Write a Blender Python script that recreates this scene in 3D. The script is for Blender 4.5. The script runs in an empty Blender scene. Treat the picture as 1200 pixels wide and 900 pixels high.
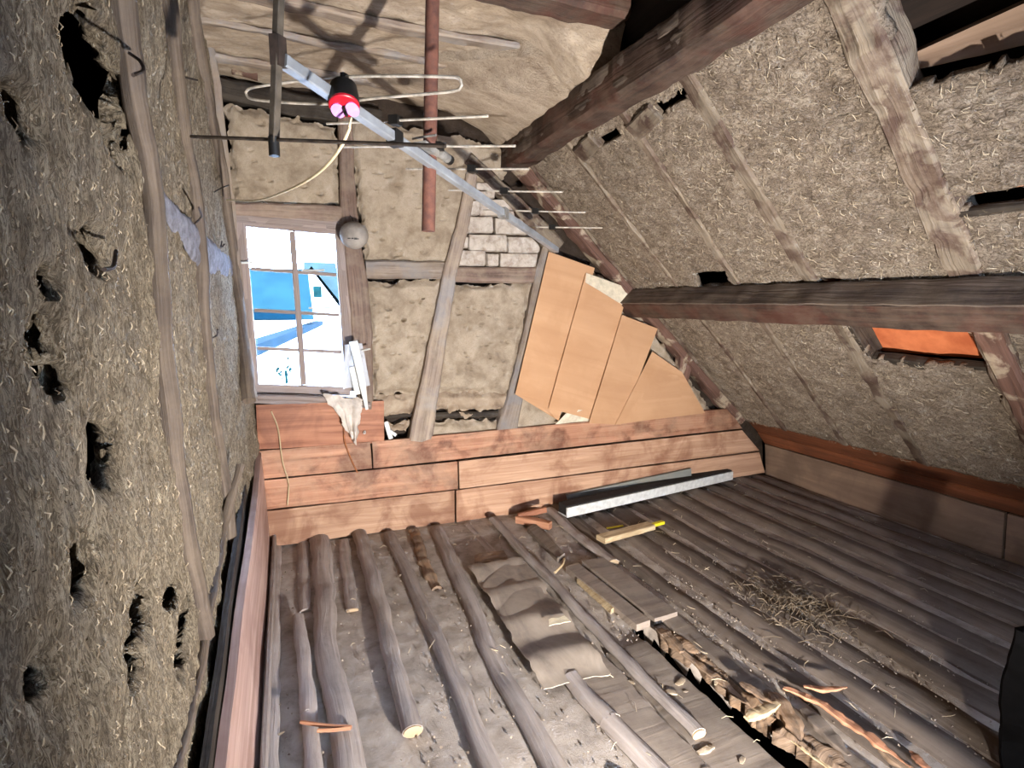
import bpy, math, random
import numpy as np
from mathutils import Vector, noise, Matrix

random.seed(7); rng = np.random.default_rng(7)
sc = bpy.context.scene
col = sc.collection

# ------------------------------------------------------------------ camera, world, lamp, exposure
F = 653.0; H = 1.5
PHI = math.atan(90/653); PSI = math.atan(265*math.cos(PHI)/653)
cam = bpy.data.cameras.new('camera'); cam.sensor_width = 36; cam.lens = 36*F/1200
cam.clip_start = 0.02; cam.clip_end = 500
co = bpy.data.objects.new('camera', cam); col.objects.link(co)
co.location = (0, 0, H); co.rotation_euler = (math.pi/2-PHI, 0, -PSI)
sc.camera = co

world = bpy.data.worlds.new('world'); sc.world = world; world.use_nodes = True
wb = world.node_tree.nodes['Background']
wb.inputs[0].default_value = (0.50, 0.68, 1.0, 1); wb.inputs[1].default_value = 46.0

LAMP = Vector((0.84, -0.25, 0.42))
ld = bpy.data.lights.new('work_lamp_light', 'SPOT'); ld.energy = 1080; ld.color = (1.0, 0.93, 0.86)
ld.spot_size = math.radians(112); ld.spot_blend = 0.9; ld.shadow_soft_size = 0.03
lo = bpy.data.objects.new('work_lamp_light', ld); col.objects.link(lo); lo.location = LAMP
lo.rotation_euler = (Vector((1.25, 3.7, 1.55))-LAMP).to_track_quat('-Z', 'Y').to_euler()

sc.view_settings.view_transform = 'Standard'; sc.view_settings.look = 'None'
sc.view_settings.exposure = 0.0; sc.view_settings.gamma = 1.0; sc.view_settings.use_curve_mapping = False

# ------------------------------------------------------------------ geometry helpers
fwd = Vector((math.sin(PSI)*math.cos(PHI), math.cos(PSI)*math.cos(PHI), -math.sin(PHI)))
rgt = Vector((math.cos(PSI), -math.sin(PSI), 0)); upv = rgt.cross(fwd)
CAM = Vector((0, 0, H))
def ray(x, y): return fwd+rgt*((x-600)/F)-upv*((y-450)/F)
def onplane(x, y, n, d):
    v = ray(x, y); n = Vector(n); return CAM+v*((d-n.dot(CAM))/n.dot(v))
def fl(x, y, z=0.0): return onplane(x, y, (0, 0, 1), z)          # point on the floor (or a level above it)
GY = 3.70
def gp(x, y, off=0.0): return onplane(x, y, (0, 1, 0), GY-off)    # point on the gable wall
def lw(x, y, X=-0.3): return onplane(x, y, (1, 0, 0), X)          # point on the left wall
R0 = Vector((1.551, GY, 2.462)); RD = Vector((2.049, 0, -1.882)).normalized(); RN = Vector((RD.z, 0, -RD.x))
def roofp(Y, s, off=0.0): return Vector((R0.x, Y, R0.z))+RD*s+RN*off
def roofpx(x, y, off=0.0): return onplane(x, y, RN, RN.dot(R0)+off)
def at(x, y, d): return CAM+ray(x, y)*d
def V(*a): return Vector(a)
YA, XA, ZA = V(0, 1, 0), V(1, 0, 0), V(0, 0, 1)
def fbm(p, f=1.0, o=3, seed=0.0):
    q = Vector((p[0]*f+seed*17.3, p[1]*f-seed*9.1, p[2]*f+seed*5.7)); return noise.fractal(q, 0.9, 2.0, o)
def sm(a, b, x):
    t = min(1, max(0, (x-a)/(b-a))); return t*t*(3-2*t)

class MB:
    def __init__(s): s.v = []; s.f = []; s.uv = []; s.smooth = True
    def add(s, vs, fs, uvs):
        k = len(s.v); s.v += [tuple(p) for p in vs]; s.uv += [tuple(q) for q in uvs]
        s.f += [tuple(i+k for i in f) for f in fs]
        return s

def obj(name, mb, mat, parent=None, label=None, cat=None, group=None, kind=None, smooth=None, sharp=40, origin=None):
    me = bpy.data.meshes.new(name)
    vs = np.array(mb.v, dtype=float)
    if parent is None:
        lo_, hi_ = vs.min(0), vs.max(0)
        org = np.array(origin) if origin is not None else np.array([(lo_[0]+hi_[0])/2, (lo_[1]+hi_[1])/2, lo_[2]])
    else:
        org = np.array(parent.get('_org', (0, 0, 0)), dtype=float)
    me.from_pydata((vs-org).tolist(), [], mb.f)
    uvl = me.uv_layers.new(name='UVMap')
    li = np.empty(len(me.loops), dtype=np.int32); me.loops.foreach_get('vertex_index', li)
    uvl.data.foreach_set('uv', np.array(mb.uv, dtype=np.float32)[li].ravel())
    sm_ = mb.smooth if smooth is None else smooth
    if sm_:
        me.polygons.foreach_set('use_smooth', [True]*len(me.polygons))
        me.set_sharp_from_angle(angle=math.radians(sharp))
    me.materials.append(mat); me.update()
    o = bpy.data.objects.new(name, me); col.objects.link(o)
    o['_org'] = tuple(org.tolist())
    if parent is None: o.location = org
    else: o.parent = parent
    tag(o, label, cat, group, kind); return o
def tag(o, label=None, cat=None, group=None, kind=None):
    if label: o['label'] = label
    if cat: o['category'] = cat
    if group: o['group'] = group
    if kind: o['kind'] = kind
    return o
def empty(name, loc, label, cat, group=None, kind=None):
    o = bpy.data.objects.new(name, None); col.objects.link(o); o.location = loc; o['_org'] = tuple(loc)
    o.empty_display_size = 0.05
    return tag(o, label, cat, group, kind)

def catmull(pts, n):
    pts = [Vector(p) for p in pts]
    if len(pts) == 2: return [pts[0].lerp(pts[1], i/n) for i in range(n+1)]
    P = [pts[0]*2-pts[1]]+pts+[pts[-1]*2-pts[-2]]
    L = [0.0]
    for a, b in zip(pts, pts[1:]): L.append(L[-1]+(b-a).length)
    out = []
    for i in range(n+1):
        t = L[-1]*i/n; k = 0
        while k < len(L)-2 and t > L[k+1]: k += 1
        u = (t-L[k])/max(1e-9, L[k+1]-L[k])
        a, b, c, d = P[k], P[k+1], P[k+2], P[k+3]
        out.append(0.5*((2*b)+(c-a)*u+(2*a-5*b+4*c-d)*u*u+(3*b-a-3*c+d)*u**3))
    return out
def circ(r, n=10, ry=None):
    ry = ry or r
    return [(r*math.cos(2*math.pi*i/n), ry*math.sin(2*math.pi*i/n)) for i in range(n)]
def rect(w, h, c=0.0):
    w /= 2; h /= 2
    if c <= 0: return [(w, -h), (w, h), (-w, h), (-w, -h)]
    return [(w-c, -h), (w, -h+c), (w, h-c), (w-c, h), (-w+c, h), (-w, h-c), (-w, -h+c), (-w+c, -h)]
def sweep(path, prof, up=ZA, n=None, scale=None, wob=0.0, wf=3.0, rough=0.0, rf=14.0, seed=0.0, mb=None, v0=0.0, cap=True):
    """a profile swept along a path; rough = relief of the skin, wob = sideways wander of the path"""
    mb = mb or MB(); up = Vector(up)
    pts = catmull(path, n) if n else [Vector(p) for p in path]
    N = len(pts); m = len(prof); vs = []; uvs = []; u = 0.0
    per = [0.0]
    for i in range(m):
        a, b = prof[i], prof[(i+1) % m]; per.append(per[-1]+math.hypot(a[0]-b[0], a[1]-b[1]))
    for i, p in enumerate(pts):
        t = (pts[min(N-1, i+1)]-pts[max(0, i-1)]).normalized()
        side = t.cross(up).normalized(); u2 = side.cross(t).normalized()
        if i: u += (p-pts[i-1]).length
        s = 1.0
        if scale: 
            k = i/(N-1)*(len(scale)-1); j = min(int(k), len(scale)-2); s = scale[j]+(scale[j+1]-scale[j])*(k-j)
        if wob: p = p+side*wob*fbm(p, wf, 2, seed+3)+u2*wob*fbm(p, wf, 2, seed+8)
        for j, (a, b) in enumerate(prof):
            q = p+side*a*s+u2*b*s
            if rough:
                dq = (q-p); 
                if dq.length > 1e-9: q = q+dq.normalized()*rough*fbm(q, rf, 3, seed)
            vs.append(q); uvs.append((u, v0+per[j]))
    fs = []
    for i in range(N-1):
        for j in range(m):
            fs.append((i*m+j, i*m+(j+1) % m, (i+1)*m+(j+1) % m, (i+1)*m+j))
    if cap:
        k = len(vs)
        for e, row in ((0, 0), (1, (N-1)*m)):
            ring = [vs[row+j] for j in range(m)]
            vs += ring; uvs += [(uvs[row][0]+prof[j][0]*.3, v0+prof[j][1]) for j in range(m)]
            fs.append(tuple(range(k+e*m, k+e*m+m))[::(1 if e else -1)])
    fs = [f[::-1] for f in fs]
    return mb.add(vs, fs, uvs)
def patch(c, nu, nv, nrm, depth, amp=0.0, freq=8.0, octv=4, edge=0.0, edgew=0.08, wob=0.0, wf=9.0, seed=0.0, fn=None, mb=None, hole=None, uvo=0.0, rag=0.0, ragf=16):
    """a slab whose front is the quad c (top left, top right, bottom right, bottom left) with relief; nrm points to the viewer"""
    mb = mb or MB(); nrm = Vector(nrm).normalized(); A, B, C, D = [Vector(p) for p in c]
    W = ((B-A).length+(C-D).length)/2; Hh = ((D-A).length+(C-B).length)/2
    eu, ev = (B-A).normalized(), (D-A).normalized()
    vs = []; uvs = []; fs = []
    for j in range(nv+1):
        v = j/nv
        for i in range(nu+1):
            u = i/nu
            p = A.lerp(B, u).lerp(D.lerp(C, u), v)
            dx = min(u, 1-u)*W; dy = min(v, 1-v)*Hh; dm = min(dx, dy)
            q = p.copy()
            if wob: q += eu*wob*fbm(p, wf, 3, seed+1)+ev*wob*fbm(p, wf, 3, seed+2)
            if rag and dm < rag*2:
                k = rag*(1-dm/(rag*2)); q += eu*k*fbm(p, ragf, 3, seed+4)+ev*k*fbm(p, ragf, 3, seed+5)
            h = amp*fbm(p, freq, octv, seed) if amp else 0.0
            if edge: h -= edge*(1-sm(0, edgew, dm))
            if fn: h += fn(p, u, v)
            vs.append(q+nrm*h); uvs.append((uvo+u*W, v*Hh+seed*1.37))
    w = nu+1
    for j in range(nv):
        for i in range(nu):
            if hole and hole(vs[j*w+i].lerp(vs[(j+1)*w+i+1], .5)): continue
            fs.append((j*w+i, (j+1)*w+i, (j+1)*w+i+1, j*w+i+1))
    if depth:
        ring = [i for i in range(w)]+[j*w+nu for j in range(1, nv+1)]+[nv*w+i for i in range(nu-1, -1, -1)]+[j*w for j in range(nv-1, 0, -1)]
        k = len(vs); m = len(ring)
        for r in ring: vs.append(vs[r].copy()); uvs.append(uvs[r])
        for r in ring: vs.append(vs[r]-nrm*depth); uvs.append((uvs[r][0]+depth, uvs[r][1]+depth))
        for a in range(m):
            b = (a+1) % m; fs.append((k+a, k+b, k+m+b, k+m+a))
        if not hole: fs.append(tuple(range(k+m, k+2*m)))
    return mb.add(vs, fs, uvs)
def box(mb, c, sx, sy, sz, ax=XA, ay=YA, az=ZA):
    c = Vector(c); vs = []; uvs = []; fs = []
    for n, a, b, (h, w, d) in ((ax, ay, az, (sx, sy, sz)), (-ax, az, ay, (sx, sz, sy)), (ay, az, ax, (sy, sz, sx)), (-ay, ax, az, (sy, sx, sz)), (az, ax, ay, (sz, sx, sy)), (-az, ay, ax, (sz, sy, sx))):
        k = len(vs)
        for s, t in ((-1, -1), (1, -1), (1, 1), (-1, 1)):
            vs.append(c+n*h/2+a*s*w/2+b*t*d/2); uvs.append((s*w/2, t*d/2))
        fs.append((k, k+1, k+2, k+3))
    mb.add(vs, fs, uvs); mb.smooth = False; return mb
def inpoly(x, y, P):
    r = False; j = len(P)-1
    for i in range(len(P)):
        if (P[i][1] > y) != (P[j][1] > y) and x < (P[j][0]-P[i][0])*(y-P[i][1])/(P[j][1]-P[i][1])+P[i][0]: r = not r
        j = i
    return r

# ------------------------------------------------------------------ materials
def lin(c): return tuple(((v/255)/12.92 if v/255 <= .04045 else ((v/255+.055)/1.055)**2.4) for v in c)+(1,)
class NT:
    def __init__(s, name):
        s.m = bpy.data.materials.new(name); s.m.use_nodes = True; s.t = s.m.node_tree; s.b = s.t.nodes['Principled BSDF']
    def n(s, typ, **kw):
        nd = s.t.nodes.new(typ)
        for k, v in kw.items():
            if k in nd.inputs: nd.inputs[k].default_value = v
            else: setattr(nd, k, v)
        return nd
    def l(s, a, b): s.t.links.new(a, b)
def ramp(N, stops):
    r = N.n('ShaderNodeValToRGB'); e = r.color_ramp.elements
    while len(e) < len(stops): e.new(0.5)
    for i, (p, c) in enumerate(stops): e[i].position = p; e[i].color = c
    return r
def mixc(N, fac, a, b, blend='MIX'):
    m = N.n('ShaderNodeMix', data_type='RGBA', blend_type=blend)
    if isinstance(fac, float): m.inputs[0].default_value = fac
    else: N.l(fac, m.inputs[0])
    for s, k in ((a, 6), (b, 7)):
        if isinstance(s, tuple): m.inputs[k].default_value = s
        else: N.l(s, m.inputs[k])
    return m.outputs[2]
def wood(name, dark, light, blotch=None, bamt=.5, grain=(1.6, 34), bump=.25, rough=.75, bscale=3.0, contrast=(.32, .68), dust=None, damt=.5, bth=(.48, .62), spec=.25, var=.3):
    N = NT(name); tc = N.n('ShaderNodeTexCoord'); mp = N.n('ShaderNodeMapping'); oi = N.n('ShaderNodeObjectInfo')
    mp.inputs['Scale'].default_value = (grain[0], grain[1], 1)
    sh = N.n('ShaderNodeVectorMath', operation='SCALE'); sh.inputs[0].default_value = (17, 31, 0); N.l(oi.outputs['Random'], sh.inputs['Scale'])
    ad = N.n('ShaderNodeVectorMath', operation='ADD'); N.l(tc.outputs['UV'], ad.inputs[0]); N.l(sh.outputs[0], ad.inputs[1])
    N.l(ad.outputs[0], mp.inputs['Vector'])
    g = N.n('ShaderNodeTexNoise', Scale=1.0, Detail=6.0, Roughness=.62, Distortion=.9); N.l(mp.outputs[0], g.inputs['Vector'])
    r = ramp(N, [(contrast[0], lin(dark)), (contrast[1], lin(light))]); N.l(g.outputs[0], r.inputs[0])
    c = r.outputs[0]
    gpn = N.n('ShaderNodeNewGeometry')
    if blotch:
        b = N.n('ShaderNodeTexNoise', Scale=bscale, Detail=5.0, Roughness=.6, Distortion=.5); N.l(gpn.outputs['Position'], b.inputs['Vector'])
        rr = ramp(N, [(bth[0], (0, 0, 0, 1)), (bth[1], (bamt, bamt, bamt, 1))]); N.l(b.outputs[0], rr.inputs[0])
        c = mixc(N, rr.outputs[0], c, lin(blotch))
    if dust:
        d = N.n('ShaderNodeTexNoise', Scale=7.0, Detail=7.0, Roughness=.7); N.l(gpn.outputs['Position'], d.inputs['Vector'])
        rr = ramp(N, [(.42, (0, 0, 0, 1)), (.6, (damt, damt, damt, 1))]); N.l(d.outputs[0], rr.inputs[0])
        c = mixc(N, rr.outputs[0], c, lin(dust))
    hv = N.n('ShaderNodeMath', operation='MULTIPLY_ADD'); N.l(oi.outputs['Random'], hv.inputs[0]); hv.inputs[1].default_value = var; hv.inputs[2].default_value = 1-var/2
    hs = N.n('ShaderNodeHueSaturation'); N.l(hv.outputs[0], hs.inputs['Value']); N.l(c, hs.inputs['Color'])
    N.l(hs.outputs[0], N.b.inputs['Base Color'])
    bp = N.n('ShaderNodeBump', Strength=bump, Distance=.01); N.l(g.outputs[0], bp.inputs['Height']); N.l(bp.outputs[0], N.b.inputs['Normal'])
    N.b.inputs['Roughness'].default_value = rough; N.b.inputs['Specular IOR Level'].default_value = spec
    return N.m
def clay(name, c1, c2, c3, scale=5.0, fine=60.0, bump=.5, dist=.02, stretch=(1, 1, 1), straw=0.0, strawc=(70, 58, 44), dark=None, damt=.6, dscale=3.5, dth=(.52, .66), rot=(0, 0, 0), thr=.40):
    N = NT(name); g = N.n('ShaderNodeNewGeometry'); mp = N.n('ShaderNodeMapping'); mp.inputs['Scale'].default_value = stretch; mp.inputs['Rotation'].default_value = rot
    N.l(g.outputs['Position'], mp.inputs['Vector'])
    a = N.n('ShaderNodeTexNoise', Scale=scale, Detail=8.0, Roughness=.65, Distortion=.3); N.l(mp.outputs[0], a.inputs['Vector'])
    r = ramp(N, [(.3, lin(c1)), (.5, lin(c2)), (.7, lin(c3))]); N.l(a.outputs[0], r.inputs[0]); c = r.outputs[0]
    f = N.n('ShaderNodeTexNoise', Scale=fine, Detail=5.0, Roughness=.75, Distortion=2.2 if straw else .6); N.l(mp.outputs[0], f.inputs['Vector'])
    if straw:
        rr = ramp(N, [(thr, (straw, straw, straw, 1)), (thr+.06, (0, 0, 0, 1))]); N.l(f.outputs[0], rr.inputs[0])
        c = mixc(N, rr.outputs[0], c, lin(strawc))
    if dark:
        d = N.n('ShaderNodeTexNoise', Scale=dscale, Detail=6.0, Roughness=.65, Distortion=.8); N.l(mp.outputs[0], d.inputs['Vector'])
        rr = ramp(N, [(dth[0], (0, 0, 0, 1)), (dth[1], (damt, damt, damt, 1))]); N.l(d.outputs[0], rr.inputs[0])
        c = mixc(N, rr.outputs[0], c, lin(dark))
    N.l(c, N.b.inputs['Base Color'])
    h = N.n('ShaderNodeMath', operation='MULTIPLY_ADD'); N.l(a.outputs[0], h.inputs[0]); h.inputs[1].default_value = .6; N.l(f.outputs[0], h.inputs[2])
    bp = N.n('ShaderNodeBump', Strength=bump, Distance=dist); N.l(h.outputs[0], bp.inputs['Height']); N.l(bp.outputs[0], N.b.inputs['Normal'])
    N.b.inputs['Roughness'].default_value = .95; N.b.inputs['Specular IOR Level'].default_value = .1
    return N.m
def plain(name, c, rough=.6, metal=0.0, vary=.12, vs=30.0, bump=0.0, spec=.4, c2=None):
    N = NT(name); g = N.n('ShaderNodeTexCoord')
    a = N.n('ShaderNodeTexNoise', Scale=vs, Detail=5.0, Roughness=.6); N.l(g.outputs['Object'], a.inputs['Vector'])
    d = c2 or tuple(v*(1-vary*2) for v in c)
    r = ramp(N, [(.35, lin(d)), (.62, lin(c))]); N.l(a.outputs[0], r.inputs[0]); N.l(r.outputs[0], N.b.inputs['Base Color'])
    if bump:
        bp = N.n('ShaderNodeBump', Strength=bump, Distance=.004); N.l(a.outputs[0], bp.inputs['Height']); N.l(bp.outputs[0], N.b.inputs['Normal'])
    N.b.inputs['Roughness'].default_value = rough; N.b.inputs['Metallic'].default_value = metal; N.b.inputs['Specular IOR Level'].default_value = spec
    return N.m

M = {}
M['clay_gable'] = clay('clay_gable', (146, 130, 112), (184, 168, 147), (202, 187, 168), scale=9, fine=85, bump=.8, dist=.02, straw=.35, strawc=(128, 111, 94), dark=(136, 119, 100), damt=.35, dscale=4)
M['clay_low'] = clay('clay_low', (120, 101, 85), (164, 146, 126), (184, 168, 148), scale=9, fine=60, bump=.8, dist=.02)
M['clay_ceil'] = clay('clay_ceil', (146, 129, 112), (184, 167, 147), (204, 188, 169), scale=8, fine=45, bump=.8, dist=.02, stretch=(.5, 1.4, 1), straw=.4, strawc=(112, 95, 80), dark=(116, 101, 87), damt=.5, dscale=2.6)
M['clay_roof'] = clay('clay_roof', (136, 122, 108), (178, 162, 144), (202, 188, 170), scale=16, fine=60, bump=1.0, dist=.03, stretch=(1, .65, 1), straw=.7, strawc=(94, 81, 70), dark=(118, 105, 92), damt=.4, dscale=2.3, thr=.44)
M['clay_left'] = clay('clay_left', (124, 113, 97), (172, 158, 136), (198, 185, 162), scale=18, fine=62, bump=1.0, dist=.03, stretch=(1, 1.7, .6), straw=.75, strawc=(84, 74, 62), dark=(98, 90, 81), damt=.4, dscale=2.4, thr=.46)
M['straw'] = wood('straw', (136, 122, 102), (182, 167, 142), grain=(3, 60), bump=.0, rough=.8)
M['straw_dark'] = wood('straw_dark', (70, 60, 50), (118, 104, 86), grain=(3, 60), bump=.0, rough=.9)
M['daylit_plaster'] = clay('daylit_plaster', (112, 110, 116), (146, 146, 156), (170, 170, 182), scale=20, fine=70, bump=.9, dist=.02, straw=.4, strawc=(104, 94, 82))  # blue cast of the window daylight put into the plaster colour
M['brick'] = clay('brick', (140, 127, 115), (184, 174, 163), (204, 196, 187), scale=16, fine=70, bump=.8, dist=.012, dark=(134, 108, 92), damt=.5, dscale=9)
M['mortar_dark'] = clay('mortar_dark', (52, 44, 37), (76, 66, 55), (92, 80, 66), scale=10, fine=50, bump=.5)
M['backing'] = clay('backing', (40, 33, 28), (56, 47, 40), (70, 59, 50), scale=10, fine=50, bump=.5)
M['stud'] = wood('stud', (98, 85, 77), (150, 135, 122), blotch=(128, 126, 127), bamt=.7, grain=(1.5, 42), bump=.5, dust=(164, 150, 130), damt=.35)
M['post'] = wood('post', (84, 68, 61), (132, 112, 100), blotch=(104, 82, 73), grain=(1.5, 38), bump=.5, dust=(156, 142, 124), damt=.35)
M['header'] = wood('header', (24, 20, 18), (60, 52, 45), grain=(1.2, 40), bump=.7, dust=(86, 78, 68), damt=.35)
M['beam'] = wood('beam', (40, 31, 27), (78, 58, 49), blotch=(80, 48, 39), bamt=.65, grain=(1.0, 26), bump=.9, dust=(110, 97, 84), damt=.3, bscale=4)
M['beam_side'] = wood('beam_side', (48, 41, 38), (104, 91, 82), blotch=(64, 54, 49), bamt=.5, grain=(1.0, 24), bump=1.0, dust=(120, 107, 94), damt=.4)
M['rafter'] = wood('rafter', (84, 75, 65), (126, 114, 99), blotch=(66, 48, 41), bamt=.9, grain=(1.6, 34), bump=1.0, bscale=8, bth=(.47, .53), dust=(132, 119, 103), damt=.5)
M['rafter_brown'] = wood('rafter_brown', (72, 52, 45), (112, 84, 72), blotch=(164, 149, 128), bamt=.85, grain=(1.2, 30), bump=.6, bscale=6, bth=(.52, .6))
M['lath'] = wood('lath', (66, 57, 51), (106, 94, 84), grain=(1.3, 60), bump=.8, dust=(132, 118, 100), damt=.25)
M['board'] = wood('board', (122, 80, 60), (178, 132, 105), blotch=(86, 52, 39), bamt=.75, grain=(1.0, 26), bump=.25, rough=.6, bscale=4.2, dust=(176, 148, 122), damt=.3)
M['board_pale'] = wood('board_pale', (142, 106, 83), (186, 152, 125), blotch=(118, 78, 58), bamt=.7, grain=(1.0, 22), bump=.25, rough=.65, bscale=3.4)
M['board_red'] = wood('board_red', (116, 72, 53), (166, 116, 89), blotch=(88, 52, 39), bamt=.55, grain=(1.0, 20), bump=.2, rough=.6)
M['board_knee'] = wood('board_knee', (96, 58, 40), (146, 88, 58), blotch=(74, 50, 40), bamt=.5, grain=(1.0, 16), bump=.2, rough=.6)
M['board_grey'] = wood('board_grey', (112, 92, 76), (146, 122, 102), blotch=(94, 78, 66), bamt=.5, grain=(.8, 10), bump=.15, rough=.8)
M['board_left'] = wood('board_left', (148, 118, 109), (194, 168, 157), blotch=(126, 94, 86), bamt=.4, grain=(.9, 22), bump=.2, rough=.6)
M['log'] = wood('log', (116, 107, 103), (170, 160, 154), blotch=(140, 130, 124), bamt=.5, grain=(1.6, 26), bump=.9, rough=.85, dust=(160, 150, 143), damt=.55)
M['log_cut'] = wood('log_cut', (136, 116, 92), (170, 150, 122), grain=(20, 20), bump=.2)
M['plank_dusty'] = wood('plank_dusty', (92, 82, 74), (136, 123, 112), blotch=(106, 95, 87), bamt=.5, grain=(1.0, 14), bump=.4, rough=.85, dust=(136, 125, 114), damt=.6)
M['plank_floor'] = wood('plank_floor', (76, 67, 60), (118, 105, 95), blotch=(84, 74, 67), bamt=.5, grain=(1.0, 14), bump=.4, rough=.85, dust=(114, 103, 94), damt=.5)
M['dust'] = clay('dust', (126, 117, 109), (160, 150, 141), (176, 166, 156), scale=9, fine=110, bump=.45, dist=.008, dark=(118, 106, 96), damt=.5, dscale=3)
M['crumb'] = clay('crumb', (98, 88, 79), (134, 122, 110), (164, 152, 136), scale=30, fine=80, bump=.3)
M['chip'] = wood('chip', (150, 128, 98), (200, 180, 146), grain=(6, 40), bump=.3)
M['chip_grey'] = wood('chip_grey', (124, 110, 94), (168, 152, 130), grain=(6, 40), bump=.3)
M['splinter'] = wood('splinter', (128, 86, 66), (182, 134, 104), grain=(2, 50), bump=.4)
M['rotten'] = wood('rotten', (84, 69, 58), (138, 117, 98), grain=(2, 40), bump=.8, blotch=(164, 134, 106), bamt=.6, bscale=9)
M['cardboard'] = wood('cardboard', (172, 132, 98), (186, 147, 112), blotch=(164, 123, 89), bamt=.4, grain=(.6, 6), bump=.03, rough=.85, var=.08)
M['paper'] = plain('paper', (208, 196, 172), rough=.9, vary=.08, vs=20)
M['sheet'] = wood('sheet', (92, 82, 76), (150, 138, 126), grain=(5, 2), bump=.15, rough=.7, dust=(150, 138, 124), damt=.4)
M['white'] = plain('white', (206, 207, 204), rough=.5, vary=.06)
M['white_cloth'] = plain('white_cloth', (198, 188, 178), rough=.9, vary=.1, vs=14)
M['dark_felt'] = plain('dark_felt', (34, 30, 28), rough=.95, vary=.2)
M['slate'] = wood('slate', (92, 94, 90), (122, 124, 118), grain=(.8, 12), bump=.2, rough=.8, dust=(136, 128, 116), damt=.4)
M['yellow'] = plain('yellow', (232, 214, 40), rough=.5, vary=.08)
M['alu'] = plain('alu', (152, 158, 166), rough=.38, metal=.35, vary=.08, vs=12)
M['alu_dull'] = plain('alu_dull', (156, 154, 150), rough=.5, metal=.4, vary=.15, vs=20)
M['bar'] = plain('bar', (98, 90, 80), rough=.6, metal=.3, vary=.2, vs=16)
M['rod'] = plain('rod', (206, 198, 186), rough=.38, metal=.3, vary=.15, vs=25)
M['rod_dark'] = plain('rod_dark', (92, 82, 74), rough=.5, metal=.6, vary=.2, vs=25)
M['black'] = plain('black', (24, 23, 23), rough=.5, vary=.2)
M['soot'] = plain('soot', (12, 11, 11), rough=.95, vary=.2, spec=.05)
M['red'] = plain('red', (176, 22, 40), rough=.4, vary=.08)
M['lilac'] = plain('lilac', (206, 146, 222), rough=.35, vary=.05)
M['rust'] = plain('rust', (106, 68, 56), rough=.85, vary=.2, vs=26, bump=.4, c2=(76, 50, 43))
M['iron'] = plain('iron', (58, 46, 40), rough=.8, metal=.2, vary=.25)
M['cable'] = plain('cable', (222, 206, 170), rough=.55, vary=.06)
M['cord'] = plain('cord', (150, 92, 54), rough=.7, vary=.15)
M['ball'] = plain('ball', (150, 143, 136), rough=.75, vary=.12, vs=9, bump=.2, c2=(110, 103, 97))
M['win_wood'] = wood('win_wood', (108, 95, 90), (158, 144, 137), blotch=(132, 124, 124), bamt=.6, grain=(1.2, 60), bump=.4, rough=.75)
M['tile_orange'] = plain('tile_orange', (206, 120, 76), rough=.8, vary=.12, vs=8, bump=.1, c2=(176, 92, 54))
M['pale_wood'] = wood('pale_wood', (108, 89, 75), (142, 121, 104), grain=(1, 14), bump=.2)
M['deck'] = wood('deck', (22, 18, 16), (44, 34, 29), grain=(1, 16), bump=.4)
M['snow'] = plain('snow', (248, 250, 252), rough=.9, vary=.01, vs=.6)
M['blue_slate'] = plain('blue_slate', (18, 40, 42), rough=.9, vary=.1, vs=.8, c2=(13, 34, 39), spec=.02)
M['blue_dark'] = plain('blue_dark', (4, 25, 34), rough=.9, vary=.1, vs=.8, spec=.02)
M['render_white'] = plain('render_white', (244, 248, 250), rough=.9, vary=.02, vs=.6)
M['blue_pale'] = plain('blue_pale', (38, 48, 46), rough=.9, vary=.1, vs=.5, spec=.02)
M['teal'] = plain('teal', (10, 34, 32), rough=.9, vary=.2, vs=3, spec=.02)
def glassmat(name, tint, rgh, g=.06, diff=0.0):
    N = NT(name); out = N.t.nodes['Material Output']; N.t.nodes.remove(N.b)
    tr = N.n('ShaderNodeBsdfTransparent'); tr.inputs[0].default_value = tint
    gl = N.n('ShaderNodeBsdfGlossy'); gl.inputs['Roughness'].default_value = rgh
    fr = N.n('ShaderNodeFresnel', IOR=1.45); mx = N.n('ShaderNodeMixShader'); N.l(fr.outputs[0], mx.inputs[0]); N.l(tr.outputs[0], mx.inputs[1]); N.l(gl.outputs[0], mx.inputs[2])
    o = mx.outputs[0]
    if diff:
        df = N.n('ShaderNodeBsdfDiffuse'); df.inputs[0].default_value = (.8, .84, .9, 1); m2 = N.n('ShaderNodeMixShader'); m2.inputs[0].default_value = diff
        N.l(o, m2.inputs[1]); N.l(df.outputs[0], m2.inputs[2]); o = m2.outputs[0]
    N.l(o, out.inputs[0]); return N.m
M['glass'] = glassmat('glass', (.96, .98, 1, 1), .02)
M['film'] = glassmat('film', (.92, .94, .97, 1), .12, diff=.35)

# ================================================================== THE SETTING
ZC = 2.81            # ceiling height
XL, XR, YN = -0.75, 4.45, -1.3
# --- gable wall ---------------------------------------------------------------
WIN = [gp(273, 252), gp(400, 265), gp(431, 474), gp(295, 466)]     # rough opening
mb = MB()
yb = GY+.10
out_ = [V(XL, yb, 3.5), V(XR, yb, 3.5), V(XR, yb, -.3), V(XL, yb, -.3)]
inn = [V(p.x, yb, p.z) for p in WIN]
for k in range(4):
    a, b, c, d = out_[k], out_[(k+1) % 4], inn[(k+1) % 4], inn[k]
    for dy in (0, .22):
        mb.add([q+V(0, dy, 0) for q in (a, b, c, d)], [(0, 1, 2, 3)], [(q.x, q.z) for q in (a, b, c, d)])
    mb.add([c, d, d+V(0, .22, 0), c+V(0, .22, 0)], [(0, 1, 2, 3)], [(0, 0), (1, 0), (1, .2), (0, .2)])
mb.smooth = False
wall_back = obj('wall_back', mb, M['backing'], label='timber framed gable wall filled with beige clay around the window', cat='wall', kind='structure')

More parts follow.
